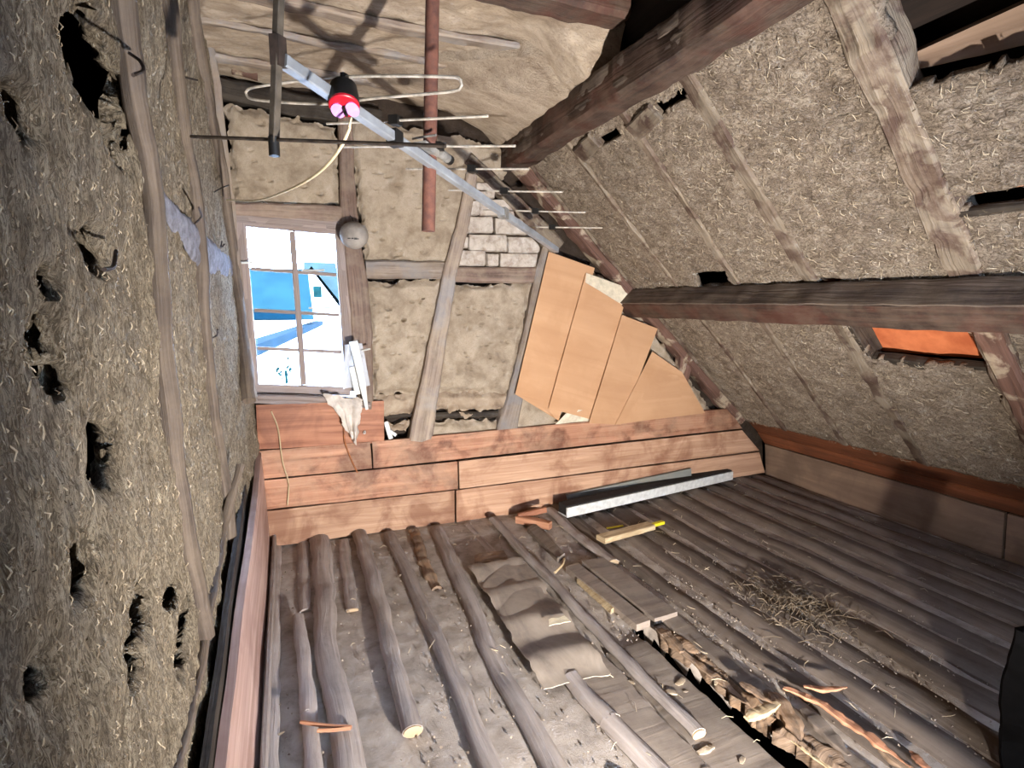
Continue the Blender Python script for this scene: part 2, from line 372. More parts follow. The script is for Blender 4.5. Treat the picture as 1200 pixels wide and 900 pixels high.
def dents(lst):
    L = [(gp(x, y), r, d) for x, y, r, d in lst]
    def fn(p, u, v):
        h = 0
        for q, r, d in L:
            dd = p-q; t = math.hypot(dd.x-dd.z*.4, dd.z*1.9)/r
            if t < 1: h -= d*(1-t)
        return h
    return fn
rd = random.Random(3)
def scat(x0, y0, x1, y1, n): return [(rd.uniform(x0, x1), rd.uniform(y0, y1), rd.uniform(.012, .03), rd.uniform(.012, .024)) for _ in range(int(n*1.6))]
NG = V(0, -1, 0)
def gpanel(px, nu, nv, front=.0, amp=.006, mat='clay_gable', dl=(), depth=.10, edge=.03, seed=0, freq=7, name='clay_panel', rag=.03):
    c = [gp(x, y, front) for x, y in px]
    return obj(name, patch(c, int(nu*1.7), int(nv*1.7), NG, depth, amp=amp, freq=freq, octv=5, edge=edge, edgew=.05, rag=rag, seed=seed, fn=dents(dl) if dl else None), M[mat], wall_back)
gpanel([(263, 119), (396, 149), (399, 238), (271, 236)], 60, 44, .01, seed=1, dl=scat(270, 140, 390, 230, 16))
gpanel([(404, 132), (612, 176), (524, 309), (428, 307)], 90, 64, .0, seed=2, dl=scat(420, 160, 530, 300, 22)+[(464, 299, .05, .05)])
gpanel([(428, 331), (522, 327), (490, 462), (436, 464)], 46, 62, .005, seed=3, dl=scat(432, 335, 500, 450, 20)+[(456, 363, .02, .05), (473, 375, .02, .05), (496, 350, .012, .04)])
gpanel([(434, 463), (490, 460), (484, 486), (437, 492)], 30, 16, .0, seed=4, mat='clay_low')
gpanel([(527, 334), (626, 331), (600, 462), (508, 460)], 54, 66, .015, seed=5, amp=.009, dl=scat(520, 340, 610, 450, 26))
gpanel([(508, 458), (601, 460), (594, 481), (504, 482)], 44, 14, .01, seed=6, mat='clay_low')
gpanel([(540, 484), (556, 483), (556, 491), (541, 491)], 8, 8, .0, seed=7, mat='clay_low')
gpanel([(502, 494), (592, 492), (588, 520), (498, 520)], 44, 14, .0, seed=8)
gpanel([(646, 300), (724, 330), (850, 500), (592, 515)], 90, 70, .0, seed=9, dl=scat(610, 480, 680, 505, 5))
gpanel([(452, 498), (480, 492), (478, 503), (454, 508)], 12, 6, .0, seed=10, mat='clay_low')

def pxm(x, y): return (gp(x+1, y)-gp(x, y)).length       # metres per pixel on the gable wall
def gstud(name, pts, wpx, front, thick, mat, parent=wall_back, n=24, rough=.006, seed=0, **kw):
    path = [gp(x, y, front-thick/2) for x, y in pts]
    w0 = wpx[0]*pxm(*pts[0]); sc_ = [w*pxm(*p)/w0 for w, p in zip(wpx, pts)]
    # thickness stays constant: widen only sideways
    mbs = MB(); P = catmull(path, n); vs = []; uvs = []; fs = []; u = 0
    for i, p in enumerate(P):
        t = (P[min(n, i+1)]-P[max(0, i-1)]).normalized(); s = t.cross(YA).normalized()
        k = i/n*(len(sc_)-1); j = min(int(k), len(sc_)-2) if len(sc_) > 1 else 0
        w = w0*(sc_[j]+(sc_[j+1]-sc_[j])*(k-j))
        if i: u += (p-P[i-1]).length
        for (a, b), q in zip(rect(w, thick, min(.012, thick*.3)), range(8)):
            pt = p+s*a-YA*b
            pt = pt+s*rough*fbm(pt, 6, 3, seed)-YA*rough*.6*fbm(pt, 9, 3, seed+2)
            vs.append(pt); uvs.append((u, a+b*.7))
    for i in range(n):
        for j in range(8): fs.append((i*8+j, i*8+(j+1) % 8, (i+1)*8+(j+1) % 8, (i+1)*8+j))
    fs.append(tuple(range(8))[::-1]); fs.append(tuple(range(n*8, n*8+8)))
    mbs.add(vs, fs, uvs); return obj(name, mbs, M[mat], parent)
gstud('timber_header', [(250, 103), (345, 124), (446, 141)], [26, 26, 20], -.01, .09, 'header', seed=1, n=30, rough=.012)
gstud('timber_rail', [(266, 246), (400, 252)], [18, 20], .03, .08, 'post', seed=2)
gstud('timber_post', [(404, 140), (409, 260), (421, 360), (428, 490)], [16, 20, 26, 18], .035, .10, 'post', seed=3)
gstud('timber_rail', [(428, 316), (528, 317)], [21, 20], .012, .08, 'stud', seed=4)
gstud('timber_stud', [(551, 206), (541, 262), (525, 325), (508, 420), (491, 516)], [12, 15, 17, 22, 27], .04, .10, 'stud', seed=5, n=40)
gstud('timber_stud', [(639, 282), (627, 335), (613, 410), (592, 504)], [8, 10, 14, 24], .035, .10, 'stud', seed=6, n=34)
gstud('timber_rail', [(532, 322), (632, 323)], [16, 18], .02, .08, 'post', seed=7)
gstud('timber_brace', [(548, 186), (600, 236), (652, 292)], [12, 16, 20], .045, .09, 'rafter', seed=8, n=30, rough=.01)
gstud('timber_post', [(812, 368), (806, 400), (797, 446)], [14, 16, 13], .04, .09, 'rafter_brown', seed=9)
gstud('timber_rail', [(437, 490), (483, 485)], [5, 5], -.02, .05, 'header', seed=10)
gstud('timber_rail', [(505, 487), (596, 484)], [7, 7], -.03, .05, 'header', seed=11)
gstud('timber_offcut', [(246, 74), (250, 108)], [8, 8], .03, .05, 'rafter_brown', seed=12, n=6)
gstud('timber_offcut', [(272, 82), (302, 88)], [9, 11], .035, .05, 'rafter_brown', seed=13, n=6)
# whitewashed bricks, each one a piece
mb = patch([gp(538, 212, -.02), gp(640, 282, -.02), gp(632, 330, -.02), gp(524, 330, -.02)], 6, 6, NG, .05)
obj('mortar_bed', mb, M['mortar_dark'], wall_back)
def c5(x, y): return (460+x/2.813, 180+y/2.813)
BR = [((272, 97), (318, 97), (336, 124), (334, 148), (268, 150)), ((286, 152), (372, 152), (400, 196), (400, 208), (284, 206)), ((258, 156), (284, 156), (284, 204), (252, 204)),
      ((246, 208), (330, 208), (332, 262), (240, 262)), ((336, 214), (420, 214), (446, 246), (446, 268), (338, 266)),
      ((252, 266), (376, 268), (378, 324), (250, 320)), ((380, 274), (458, 274), (486, 306), (484, 328), (382, 328)), ((236, 276), (249, 274), (247, 312), (232, 312)),
      ((220, 318), (306, 320), (308, 370), (214, 370)), ((310, 330), (350, 330), (348, 372), (311, 372)), ((356, 328), (478, 330), (472, 376), (354, 374))]
for i, P in enumerate(BR):
    pts = [gp(*c5(*p)) for p in P]; cen = sum(pts, V(0, 0, 0))/len(pts)
    vs = []; uvs = []; fs = []; m = 24
    # resample the outline, then a rounded front: three rings and a centre
    ed = [(pts[k], pts[(k+1) % len(pts)]) for k in range(len(pts))]; per = sum((b-a).length for a, b in ed)
    ring = []
    for k in range(m):
        t = per*k/m
        for a, b in ed:
            L = (b-a).length
            if t <= L: ring.append(a.lerp(b, t/L)); break
            t -= L
    fr = .018+rd.uniform(-.006, .01)
    for sc_, off in ((1, -.05), (1, fr-.012), (.9, fr), (.55, fr+.002)):
        for q in ring:
            z = cen.lerp(q, sc_); z = z+V(1, 0, 1)*.003*fbm(z, 40, 2, i)+NG*(off+.004*fbm(z, 30, 3, i))
            vs.append(z); uvs.append((z.x, z.z))
    vs.append(cen+NG*fr); uvs.append((cen.x, cen.z))
    for r_ in range(3):
        for k in range(m): fs.append((r_*m+k, r_*m+(k+1) % m, (r_+1)*m+(k+1) % m, (r_+1)*m+k))
    for k in range(m): fs.append((3*m+k, 3*m+(k+1) % m, 4*m))
    obj('brick', MB().add(vs, fs, uvs), M['brick'], wall_back)

# --- window ---------------------------------------------------------------------
window = empty('window_1', WIN[3].lerp(WIN[2], .5), 'old eight paned casement window with weathered grey wooden frame', 'window', kind='structure')
def wq(c): return lambda u, v, off=0.0: (gp(*c[0], off).lerp(gp(*c[1], off), u)).lerp(gp(*c[3], off).lerp(gp(*c[2], off), u), v)
FR = wq([(276, 254), (399, 266), (429, 473), (296, 464)])
GL = wq([(290, 267), (391, 276), (403, 452), (305, 449)])
def bar(name, a, b, w, t, mat, par, seed=0, up=YA, n=10): return obj(name, sweep([a, b], rect(w, t, .004), up=up, n=n, rough=.003, rf=10, seed=seed), M[mat], par)
f_out = [FR(0, 0, -.02), FR(1, 0, -.02), FR(1, 1, -.02), FR(0, 1, -.02)]
for k, (a, b) in enumerate(((0, 1), (1, 2), (2, 3), (3, 0))):
    bar('window_frame', f_out[a], f_out[b], .075, .09, 'win_wood', window, k)
sash = [GL(-.07, -.035, 0), GL(1.07, -.035, 0), GL(1.07, 1.035, 0), GL(-.07, 1.035, 0)]
for k, (a, b) in enumerate(((0, 1), (1, 2), (2, 3), (3, 0))):
    bar('sash_rail', sash[a], sash[b], .052, .05, 'win_wood', window, k+5)
bar('mullion', GL(.505, 0, -.005), GL(.505, 1, -.005), .034, .04, 'win_wood', window, 11)
rows = [0, .255, .52, .768, 1]
for k in (1, 2, 3): bar('glazing_bar', GL(0, rows[k], -.005), GL(1, rows[k], -.005), .020, .03, 'win_wood', window, 12+k)
for r_ in range(4):
    for (u0, u1) in ((0, .505), (.505, 1)):
        q = [GL(u0, rows[r_], -.006), GL(u1, rows[r_], -.006), GL(u1, rows[r_+1], -.006), GL(u0, rows[r_+1], -.006)]
        obj('window_pane', patch(q, 1, 1, NG, .004), M['glass'], window, smooth=False)
obj('window_sill', sweep([gp(292, 464, .02), gp(372, 466, .02), gp(432, 474, .01)], rect(.14, .035, .008), up=ZA, n=20, rough=.006, rf=9), M['win_wood'], window)
for (x, y) in ((366, 317), (374, 361)):
    p = gp(x, y, .02); obj('window_catch', sweep([p-V(.06, 0, 0), p, p+V(.07, 0, .004)], rect(.02, .012, .002), n=8, up=ZA, rough=.002), M['alu_dull'], window)
p = gp(283, 308, .05); obj('window_hinge', sweep([p, p+V(.06, -.01, .005)], circ(.007, 8), n=4), M['white'], window)

# --- left wall -------------------------------------------------------------------
holesL = [(128, 100, 26, 52), (143, 172, 12, 26), (22, 130, 17, 28), (122, 530, 11, 44), (90, 662, 13, 42), (164, 705, 10, 40), (208, 742, 9, 42), (55, 402, 11, 36), (112, 292, 12, 26),
          (74, 445, 8, 20), (148, 775, 8, 30), (40, 790, 10, 26), (196, 690, 6, 20), (52, 330, 8, 16)]
HL = []
for cx, cy, rx, ry_ in holesL:
    q = lw(cx, cy); HL.append((q, abs(lw(cx+rx, cy).y-lw(cx-rx, cy).y)*.68, abs(lw(cx, cy+ry_).z-lw(cx, cy-ry_).z)/2))
def hk(p, q, ry_, rz): return math.hypot((p.y-q.y)/ry_, (p.z-q.z)/rz)
def leftx(Y, z): return -.30+.075*sm(2.4, 3.7, Y)*sm(2.1, 1.0, z)+.02*sm(2.0, .4, z)
nu, nv = 470, 330
def lfn(p, u, v):
    h = leftx(p.y, p.z)+.30+.014*fbm(p, 4.5, 4, 2)+.006*noise.noise(Vector((p.y*34, p.z*19, 3)))+.003*noise.noise(Vector((p.y*80, p.z*44, 8)))
    for q, a, b in HL:
        k = hk(p, q, a, b)
        if k < 1.8: h -= .035*(1-sm(.6, 1.5, k+.3*noise.noise(Vector((p.y*20, p.z*14, 9)))))
    # a worn lower edge and a shallow trough where the clay came away
    h -= .05*(1-sm(.0, .10, p.z))
    return h
def lfield(y, z):                                # below 1 inside a hole
    best = 9.0
    for q, a, b in HL:
        k = math.hypot((y-q.y)/a, (z-q.z)/b)
        if k < best: best = k
    if best > 2: return best
    return best+.5*noise.noise(Vector((y*20, z*14, 9)))+.16*noise.noise(Vector((y*48, z*36, 4)))
def lhole(p): return p.y < 2.7 and lfield(p.y, p.z) < 1.0
def snap_rim(mb):                                # draw the rim of each hole along its true outline
    for i, (x, y, z) in enumerate(mb.v):
        if y > 2.6: continue
        f = lfield(y, z)
        if f > 1.9 or f < .3: continue
        e = .002; gy_ = (lfield(y+e, z)-lfield(y-e, z))/(2*e); gz_ = (lfield(y, z+e)-lfield(y, z-e))/(2*e); g2 = gy_*gy_+gz_*gz_
        if g2 < 1e-6: continue
        d = (1.0-f)/g2
        if math.hypot(d*gy_, d*gz_) < .0075: mb.v[i] = (x, y+d*gy_, z+d*gz_)
    return mb
wall_left = obj('wall_left', snap_rim(patch([V(-.30, .4, 2.95), V(-.30, GY+.08, 2.95), V(-.30, GY+.08, .03), V(-.30, .4, .03)], nu, nv, XA, .12, fn=lfn, rag=.05, ragf=7, seed=4, hole=lhole)), M['clay_left'],
    label='rough clay and straw partition wall with holes and upright laths', cat='wall', kind='structure')
def thick(o, t):
    m = o.modifiers.new('thickness', 'SOLIDIFY'); m.thickness = t; m.offset = -1; m.use_rim = True; return o
thick(wall_left, .05)
obj('clay_panel', patch([V(-.30, YN, 2.95), V(-.30, .42, 2.95), V(-.30, .42, .03), V(-.30, YN, .03)], 30, 50, XA, .12, amp=.014, freq=5), M['clay_left'], wall_left)
def lpole(pts, r, n=40, name='lath', mat='lath', flat=.6, off=.006, seed=0, rough=.005):
    path = []
    for x, y in pts:
        p = lw(x, y, -.3)
        for _ in range(3): p = lw(x, y, leftx(min(p.y, 3.66), p.z)+off)
        if p.y > 3.66: t = (3.66)/ray(x, y).y; p = CAM+ray(x, y)*t
        path.append(p)
    return obj(name, sweep(path, circ(r*flat, 10, r), up=XA, n=n, wob=.006, wf=4, rough=rough, rf=12, seed=seed), M[mat], wall_left)
# the profile's first axis is sideways along the wall, the second stands off it
lpole([(138, -30), (158, 110), (178, 230), (192, 430), (214, 590), (240, 745)], .026, flat=1.1, seed=1)
lpole([(240, 745), (232, 800), (206, 900), (200, 930)], .012, flat=1.0, seed=2)
lpole([(194, -20), (214, 150), (228, 235), (245, 450), (262, 560), (273, 655)], .028, flat=.9, seed=3)
lpole([(219, -20), (240, 110), (258, 200), (276, 330), (291, 470)], .035, flat=.9, seed=4)
lpole([(240, 20), (252, 100), (268, 230), (282, 360), (296, 470)], .028, flat=.8, seed=6, mat='stud')
lpole([(282, 545), (262, 620), (247, 700), (240, 745)], .016, flat=.8, seed=5)
# plaster ridge added for the blue window daylight, painted into its colour
def lq(x, y, o):
    p = lw(x, y, -.3)
    for _ in range(3): p = lw(x, y, leftx(min(p.y, 3.6), p.z)+o)
    return p
obj('daylit_seam', sweep([lq(183, 226, .0), lq(205, 256, .004), lq(228, 286, .004), lq(255, 306, .002), lq(284, 322, 0)], circ(.075, 16, .014), up=XA, n=60, scale=[.4, 1, .8, .9, .8], rough=.018, rf=16, seed=3), M['daylit_plaster'], wall_left)

# --- sloping roof underside ---------------------------------------------------------
S1 = 2.86
def hole_px(P):
    Q = [roofpx(x, y) for x, y in P]; return [(q.y, (q-R0).dot(RD)) for q in Q]
HO = [hole_px([(1022, -60), (1260, -60), (1260, 60), (1200, 72), (1130, 88), (1062, 106), (1045, 60)]),
      [(2.03, 1.30), (2.05, 1.83), (1.5, 1.85), (1.45, 1.30)],
      [(1.30, .86), (1.30, .93), (.8, .95), (.8, .86)],
      hole_px([(812, 320), (850, 318), (858, 336), (822, 337)]), hole_px([(680, 178), (722, 148), (728, 158), (686, 186)]), hole_px([(742, 140), (800, 104), (806, 110), (760, 150)]), hole_px([(940, 326), (985, 326), (985, 338), (945, 338)])]
def rhole(p):
    q = p-R0; y, s = p.y, q.dot(RD); w = .012*noise.noise(Vector((y*30, s*30, 1)))
    return any(inpoly(y+w, s+w, P) for P in HO)
RYs = [(3.76, 3.80), (3.585, 3.64), (3.02, 3.24), (2.45, 2.72), (1.99, 2.19), (1.29, 1.50), (.55, .72), (-.2, -.05), (-.95, -.8), (-1.35, -1.35)]
def ry(k, s): return RYs[k][0]+(RYs[k][1]-RYs[k][0])*s/S1
roof = empty('ceiling_slope', roofp(1.5, S1), 'sloping roof underside of straw clay panels between limewashed rafters', 'roof', kind='structure')
for k in range(len(RYs)-1):
    ya, yb_ = (0, 1)
    c = [roofp(ry(k, 0), -.12), roofp(ry(k+1, 0), -.12), roofp(ry(k+1, S1), S1+.02), roofp(ry(k, S1), S1+.02)]
    wid = RYs[k][0]-RYs[k+1][0]
    def rfn(p, u, v, k=k):
        a = noise.noise(Vector((p.x*34+p.y*9, p.y*24, k))); b = noise.noise(Vector((p.x*12, p.y*9, k+5)))
        return .006*a*abs(a)*2+.008*b+.004*noise.noise(Vector((p.x*60, p.y*46, p.z*20)))
    mbp = patch(c, max(8, int(wid/.0125)), 190, RN, .045, amp=.009, freq=5, octv=4, edge=.012, edgew=.04, seed=20+k, fn=rfn, hole=rhole)
    thick(obj('clay_panel', mbp, M['clay_roof'], roof, sharp=75), .035)
    # panel rims inside the openings
for k, (w, t, mat) in enumerate([(.13, .12, 'rafter_brown'), (.035, .10, 'rafter'), (.05, .10, 'rafter'), (.06, .10, 'rafter'), (.09, .10, 'rafter'), (.13, .12, 'rafter'), (.12, .12, 'rafter'), (.12, .12, 'rafter'), (.12, .12, 'rafter')]):
    if k == 0: a, b = roofp(GY-.03, -.1, .0), roofp(GY+.02, S1, .0)
    else: a, b = roofp(ry(k, 0), -.14, -.04), roofp(ry(k, S1), S1, -.045)
    nm = 'rafter'
    obj(nm, sweep([a, b], rect(t, w, .012), up=YA, n=60, wob=.010, wf=1.5, rough=.013 if w > .1 else .008, rf=11, seed=k), M[mat], roof)
# the near rafter shows dark bare wood beside the two openings
obj('rafter_lining', sweep([roofp(1.395, 1.34, .012), roofp(1.46, 2.75, .008)], rect(.06, .10, .012), up=YA, n=24, rough=.006), M['rafter_brown'], roof)
obj('opening_lining', sweep([roofp(2.035, 1.36, -.06), roofp(2.06, 1.85, -.06)], rect(.12, .03, .004), up=YA, n=12, rough=.004), M['header'], roof)
obj('opening_sill', sweep([roofp(2.04, 1.845, -.03), roofp(1.74, 1.865, -.03), roofp(1.46, 1.855, -.03)], rect(.05, .05, .008), up=RN, n=20, rough=.008), M['header'], roof)
obj('roof_tile', patch([roofp(2.12, 1.2, -.13), roofp(1.38, 1.2, -.13), roofp(1.38, 1.88, -.10), roofp(2.12, 1.88, -.10)], 16, 12, RN, .02, amp=.004, freq=6), M['tile_orange'], roof)
obj('roof_board', patch([roofpx(1058, 68, -.11), roofpx(1262, -24, -.13), roofpx(1262, 40, -.10), roofpx(1062, 84, -.09)], 24, 10, RN, .025, amp=.004, fn=lambda p, u, v: -.02*math.sin(v*3.1)), M['pale_wood'], roof)
obj('roof_board', patch([roofp(1.30, -.30, -.16), roofp(.3, -.30, -.16), roofp(.3, .16, -.15), roofp(1.30, .20, -.15)], 12, 8, RN, .02, amp=.004), M['header'], roof)
obj('roof_board', patch([roofp(1.32, .84, -.05), roofp(.75, .82, -.05), roofp(.75, .90, -.05), roofp(1.31, .90, -.05)], 16, 4, RN, .02, amp=.003), M['splinter'], roof)
obj('roof_batten', sweep([roofp(1.33, .94, -.01), roofp(.7, .95, -.01)], circ(.018, 8), up=RN, n=16, rough=.004), M['header'], roof)
for y0, s0 in ((2.88, .10), (2.36, .12)):
    obj('fixing_block', sweep([roofp(y0+.12, s0+.02, .0), roofp(y0-.10, s0-.02, .0)], rect(.10, .05, .008), up=RN, n=10, rough=.006), M['rafter'], roof)
# outer boarding that closes the roof
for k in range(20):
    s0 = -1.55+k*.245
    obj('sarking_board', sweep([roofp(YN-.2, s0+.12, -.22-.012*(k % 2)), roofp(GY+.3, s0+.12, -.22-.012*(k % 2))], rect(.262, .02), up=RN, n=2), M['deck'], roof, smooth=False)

# straw sticking out of the clay: too much to count
def strands(n, place, mat, name, parent, lo_=.02, hi_=.06, rad=.0011, lift=.012):
    mbs = MB(); vs = []; fs = []; uvs = []
    for i in range(n):
        p, nrm, e1, e2 = place()
        if p is None: continue
        a = random.uniform(0, 6.283); d = e1*math.cos(a)+e2*math.sin(a); L = random.uniform(lo_, hi_); r = rad*random.uniform(.7, 1.6)
        mid = p+d*L*.5+nrm*random.uniform(0, lift)+nrm.cross(d)*random.uniform(-.2, .2)*L; end = p+d*L+nrm*random.uniform(-.004, lift)
        s = nrm.cross(d)
        k = len(vs); uo = random.random()*50
        for q, m_ in ((p-nrm*.003, 1), (mid, 1), (end, .5)):
            vs += [q+s*r*m_, q-s*r*m_, q+nrm*r*1.5*m_]; uvs += [(uo, 0), (uo, .01), (uo, .02)]
        for j in (0, 3):
            for a_, b_ in ((0, 1), (1, 2), (2, 0)): fs.append((k+j+a_, k+j+b_, k+j+3+b_, k+j+3+a_))
    mbs.add(vs, fs, uvs); return obj(name, mbs, M[mat], parent, kind='stuff')
def pl_roof():
    Y, s = random.uniform(.2, 3.66), random.uniform(0, S1)
    p = roofp(Y, s, .01+.006*noise.noise(Vector((Y*9, s*9, 0))))
    if rhole(p) or any(abs(Y-ry(k, s)) < .05 for k in range(1, 8)): return None, 0, 0, 0
    return p, RN, RD, YA
strands(6000, pl_roof, 'straw', 'straw', roof, .012, .036, .0010, .006); strands(9000, pl_roof, 'straw_dark', 'straw', roof, .010, .030, .0010, .004)
def pl_left():
    Y, z = .55+3.05*random.random()**1.5, random.uniform(.10, 2.75)
    p = V(-.30, Y, z); p.x += lfn(p, 0, 0)
    return (None, 0, 0, 0) if lhole(p) else (p, XA, YA*.55, ZA)
strands(5000, pl_left, 'straw', 'straw', wall_left, .008, .024, .0008, .004); strands(9000, pl_left, 'straw_dark', 'straw', wall_left, .006, .020, .0009, .002)

# --- ceiling ---------------------------------------------------------------------------
def cfn(p, u, v): return .92*max(0, p.x-1.17)*sm(2.36, 2.52, p.y)+.02*fbm(p, 3.2, 4, 7)+.008*noise.noise(Vector((p.x*10, p.y*26, 2)))
ceiling = obj('ceiling', patch([V(-.34, 2.3, ZC), V(1.52, 2.36, ZC), V(1.52, GY+.12, ZC), V(-.34, GY+.12, ZC)], 150, 110, -ZA, .06, fn=cfn, amp=.006, freq=14), M['clay_ceil'],
    label='low clay daubed attic ceiling with laths showing through', cat='ceiling', kind='structure')
for y0, w, mat in ((3.50, .07, 'stud'), (3.10, .045, 'stud'), (2.78, .075, 'stud')):
    obj('lath', sweep([V(-.33, y0-.02, ZC-.018), V(.6, y0+.01, ZC-.018), V(1.18, y0, ZC-.016)], rect(w, .03, .008), up=ZA, n=50, wob=.012, wf=2.5, rough=.010, rf=8, seed=y0), M[mat], ceiling)
obj('joist', sweep([V(-.36, 2.27, ZC+.03), V(1.46, 2.33, ZC+.03)], rect(.16, .17, .02), up=ZA, n=40, rough=.012, rf=7), M['beam'], ceiling)
# dark boarding above, over the open part of the attic
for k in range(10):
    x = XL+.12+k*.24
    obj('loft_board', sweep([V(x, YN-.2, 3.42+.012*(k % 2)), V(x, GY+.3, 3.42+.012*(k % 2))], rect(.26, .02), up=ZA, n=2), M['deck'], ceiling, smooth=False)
obj('joist', sweep([V(-.36, 1.35, ZC+.2), V(1.7, 1.38, ZC+.2)], rect(.14, .15, .02), up=ZA, n=30, rough=.012, rf=7, seed=4), M['header'], ceiling)

# --- walls out of view that close the attic ------------------------------------------------
fx0, fx1, fz0, fz1 = 1.10, 1.95, 1.1, 2.0
wf_ = empty('wall_front', V(1.8, YN, 0), 'clay wall with an added fill light window closing the attic behind the viewer', 'wall', kind='structure')
for a, b, c, d in ((XL, fx0, -.2, 3.5), (fx1, XR, -.2, 3.5), (fx0, fx1, -.2, fz0), (fx0, fx1, fz1, 3.5)):
    obj('clay_panel', patch([V(b, YN, d), V(a, YN, d), V(a, YN, c), V(b, YN, c)], 12, 12, YA, .2, amp=.0), M['clay_gable'], wf_)
w2_ = empty('added_fill_window', V(1.55, YN, fz0), 'added unseen window giving blue fill from behind the viewer', 'window', kind='structure')  # unseen window added so sky light fills the left wall with blue
for a, b in ((V(fx0, YN-.1, fz0), V(fx1, YN-.1, fz0)), (V(fx1, YN-.1, fz0), V(fx1, YN-.1, fz1)), (V(fx1, YN-.1, fz1), V(fx0, YN-.1, fz1)), (V(fx0, YN-.1, fz1), V(fx0, YN-.1, fz0)), (V(1.55, YN-.1, fz0), V(1.55, YN-.1, fz1))):
    obj('window_frame', sweep([a, b], rect(.05, .05, .004), up=YA, n=2), M['win_wood'], w2_)
for a, b in ((fx0, 1.55), (1.55, fx1)):
    obj('window_pane', patch([V(b, YN-.1, fz1), V(a, YN-.1, fz1), V(a, YN-.1, fz0), V(b, YN-.1, fz0)], 1, 1, YA, .004), M['glass'], w2_, smooth=False)
obj('wall_left_outer', patch([V(XL, YN-.2, 3.5), V(XL, GY+.3, 3.5), V(XL, GY+.3, -.3), V(XL, YN-.2, -.3)], 4, 4, XA, .1), M['backing'], label='dark rear face of the partition behind the left clay wall', cat='wall', kind='structure')
obj('wall_right', patch([V(4.12, GY+.3, .9), V(4.12, YN-.2, .9), V(4.12, YN-.2, -.3), V(4.12, GY+.3, -.3)], 4, 4, -XA, .1), M['backing'], label='dark masonry ledge closing the eaves behind the kneeler boards', cat='wall', kind='structure')
# --- upper and lower purlins --------------------------------------------------------------
pa = gp(588, 200).lerp(gp(612, 202), .5)+V(0, .05, .09)
pur = obj('roof_beam', sweep([pa, V(pa.x, 2.6, pa.z+.005), V(pa.x-.01, 1.2, pa.z), V(pa.x, YN, pa.z)], rect(.155, .18, .018), up=ZA, n=110, rough=.016, rf=6, seed=1, wob=.008), M['beam'],
    label='thick dark timber purlin running up to the ceiling above the rafters', cat='beam', kind='structure')
# its blackened, cracked side
obj('beam_face', patch([V(pa.x-.078, GY, pa.z+.088), V(pa.x-.078, YN, pa.z+.088), V(pa.x-.080, YN, pa.z-.055), V(pa.x-.080, GY, pa.z-.055)], 180, 10, -XA, .012, amp=.014, freq=9, edge=.008, edgew=.02, seed=3,
    fn=lambda p, u, v: -.018*math.exp(-((v-.5-.18*fbm(p, 1.2, 2))/.05)**2)), M['beam_side'], pur)
pf = V(2.452, GY+.02, 1.525); pn = V(2.44, YN, 1.478)
ang = rect(.15, .145, .012)
pur2 = obj('roof_beam', sweep([pf, V(2.445, 2.4, 1.512), V(2.44, 1.15, 1.498), pn], ang, up=RN, n=110, rough=.008, rf=5, seed=6, wob=.006), M['beam'],
    label='lower red brown purlin at eye height crossing the sloping roof', cat='beam', kind='structure')
# dusty, greyer upper face of the lower purlin
sd = (-RD)
cf = lambda p: [p+sd*.087+RN*.07, p+sd*.087-RN*.07]
a1, a0 = cf(pf); b1, b0 = cf(pn)
obj('beam_face', patch([a0, b0, b1, a1], 160, 8, sd, .01, amp=.006, freq=9, seed=8), M['beam_side'], pur2)

# --- floor -----------------------------------------------------------------------------------
TR0, TR1 = fl(752, 735), fl(985, 915)
def ffn(p, u, v):
    h = .006*fbm(p, 4, 4, 3)+.0015*noise.noise(p*38)
    d = (TR1-TR0); t = max(-.1, min(1.1, (p-TR0).dot(d)/d.length_squared)); q = TR0+d*t; k = (p-q).length/(.05+.07*max(0, t)+.02*noise.noise(p*9))
    if -.02 < t < 1.2: h -= .09*(1-sm(.5, 1.0, k))
    return h
def fhole(p, lim=.62):
    d = (TR1-TR0); t = (p-TR0).dot(d)/d.length_squared
    if not -.02 < t < 1.15: return False
    q = TR0+d*max(-.1, min(1.1, t)); q.z = p.z
    return (V(p.x, p.y, 0)-V(q.x, q.y, 0)).length/(.05+.07*max(0, t)+.02*noise.noise(p*9)) < lim
floor = obj('floor', patch([V(-.80, GY+.22, -.008), V(4.25, GY+.22, -.008), V(4.25, YN-.1, -.008), V(-.80, YN-.1, -.008)], 330, 320, ZA, .12, fn=ffn, hole=fhole), M['dust'],
    label='dusty attic floor of half buried logs and planks', cat='floor', kind='structure', sharp=80)
def flog(pts, wpx, name='log', z=.0, mat='log', n=60, flat=.62, rough=.006, seed=0, cut=False, end=True, ext=True, parent=floor, wob=.008, **tags):
    P = [fl(x, y) for x, y in pts]
    ws = [w*(fl(x+1, y)-fl(x, y)).length*.5 for w, (x, y) in zip(wpx, pts)]
    if ext:                                     # carry on past the lower edge of the view
        d = (P[-1]-P[-2]).normalized(); P.append(P[-1]+d*2.2); ws.append(ws[-1])
    P = [V(p.x, min(p.y, GY-.01), z) for p in P]
    o = obj(name, sweep(P, circ(ws[0], 12, ws[0]*flat/.62*.62), up=ZA, n=n, scale=[w/ws[0] for w in ws], wob=wob, wf=3, rough=rough, rf=8, seed=seed), M[mat], parent, **tags)
    if cut:
        e = P[-1]; d = (P[-1]-P[-2]).normalized()
        obj('cut_end', sweep([e-d*.002, e+d*.006], circ(ws[-1]*.95, 12, ws[-1]*flat/.62*.59), up=ZA), M['log_cut'], o, smooth=False)
    return o
flog([(322, 640), (320, 720), (318, 800)], [14, 16, 18], 'plank', z=.0, seed=1, flat=.4)
flog([(355, 636), (356, 680), (358, 716)], [14, 16, 14], seed=2, ext=False, z=-.008)
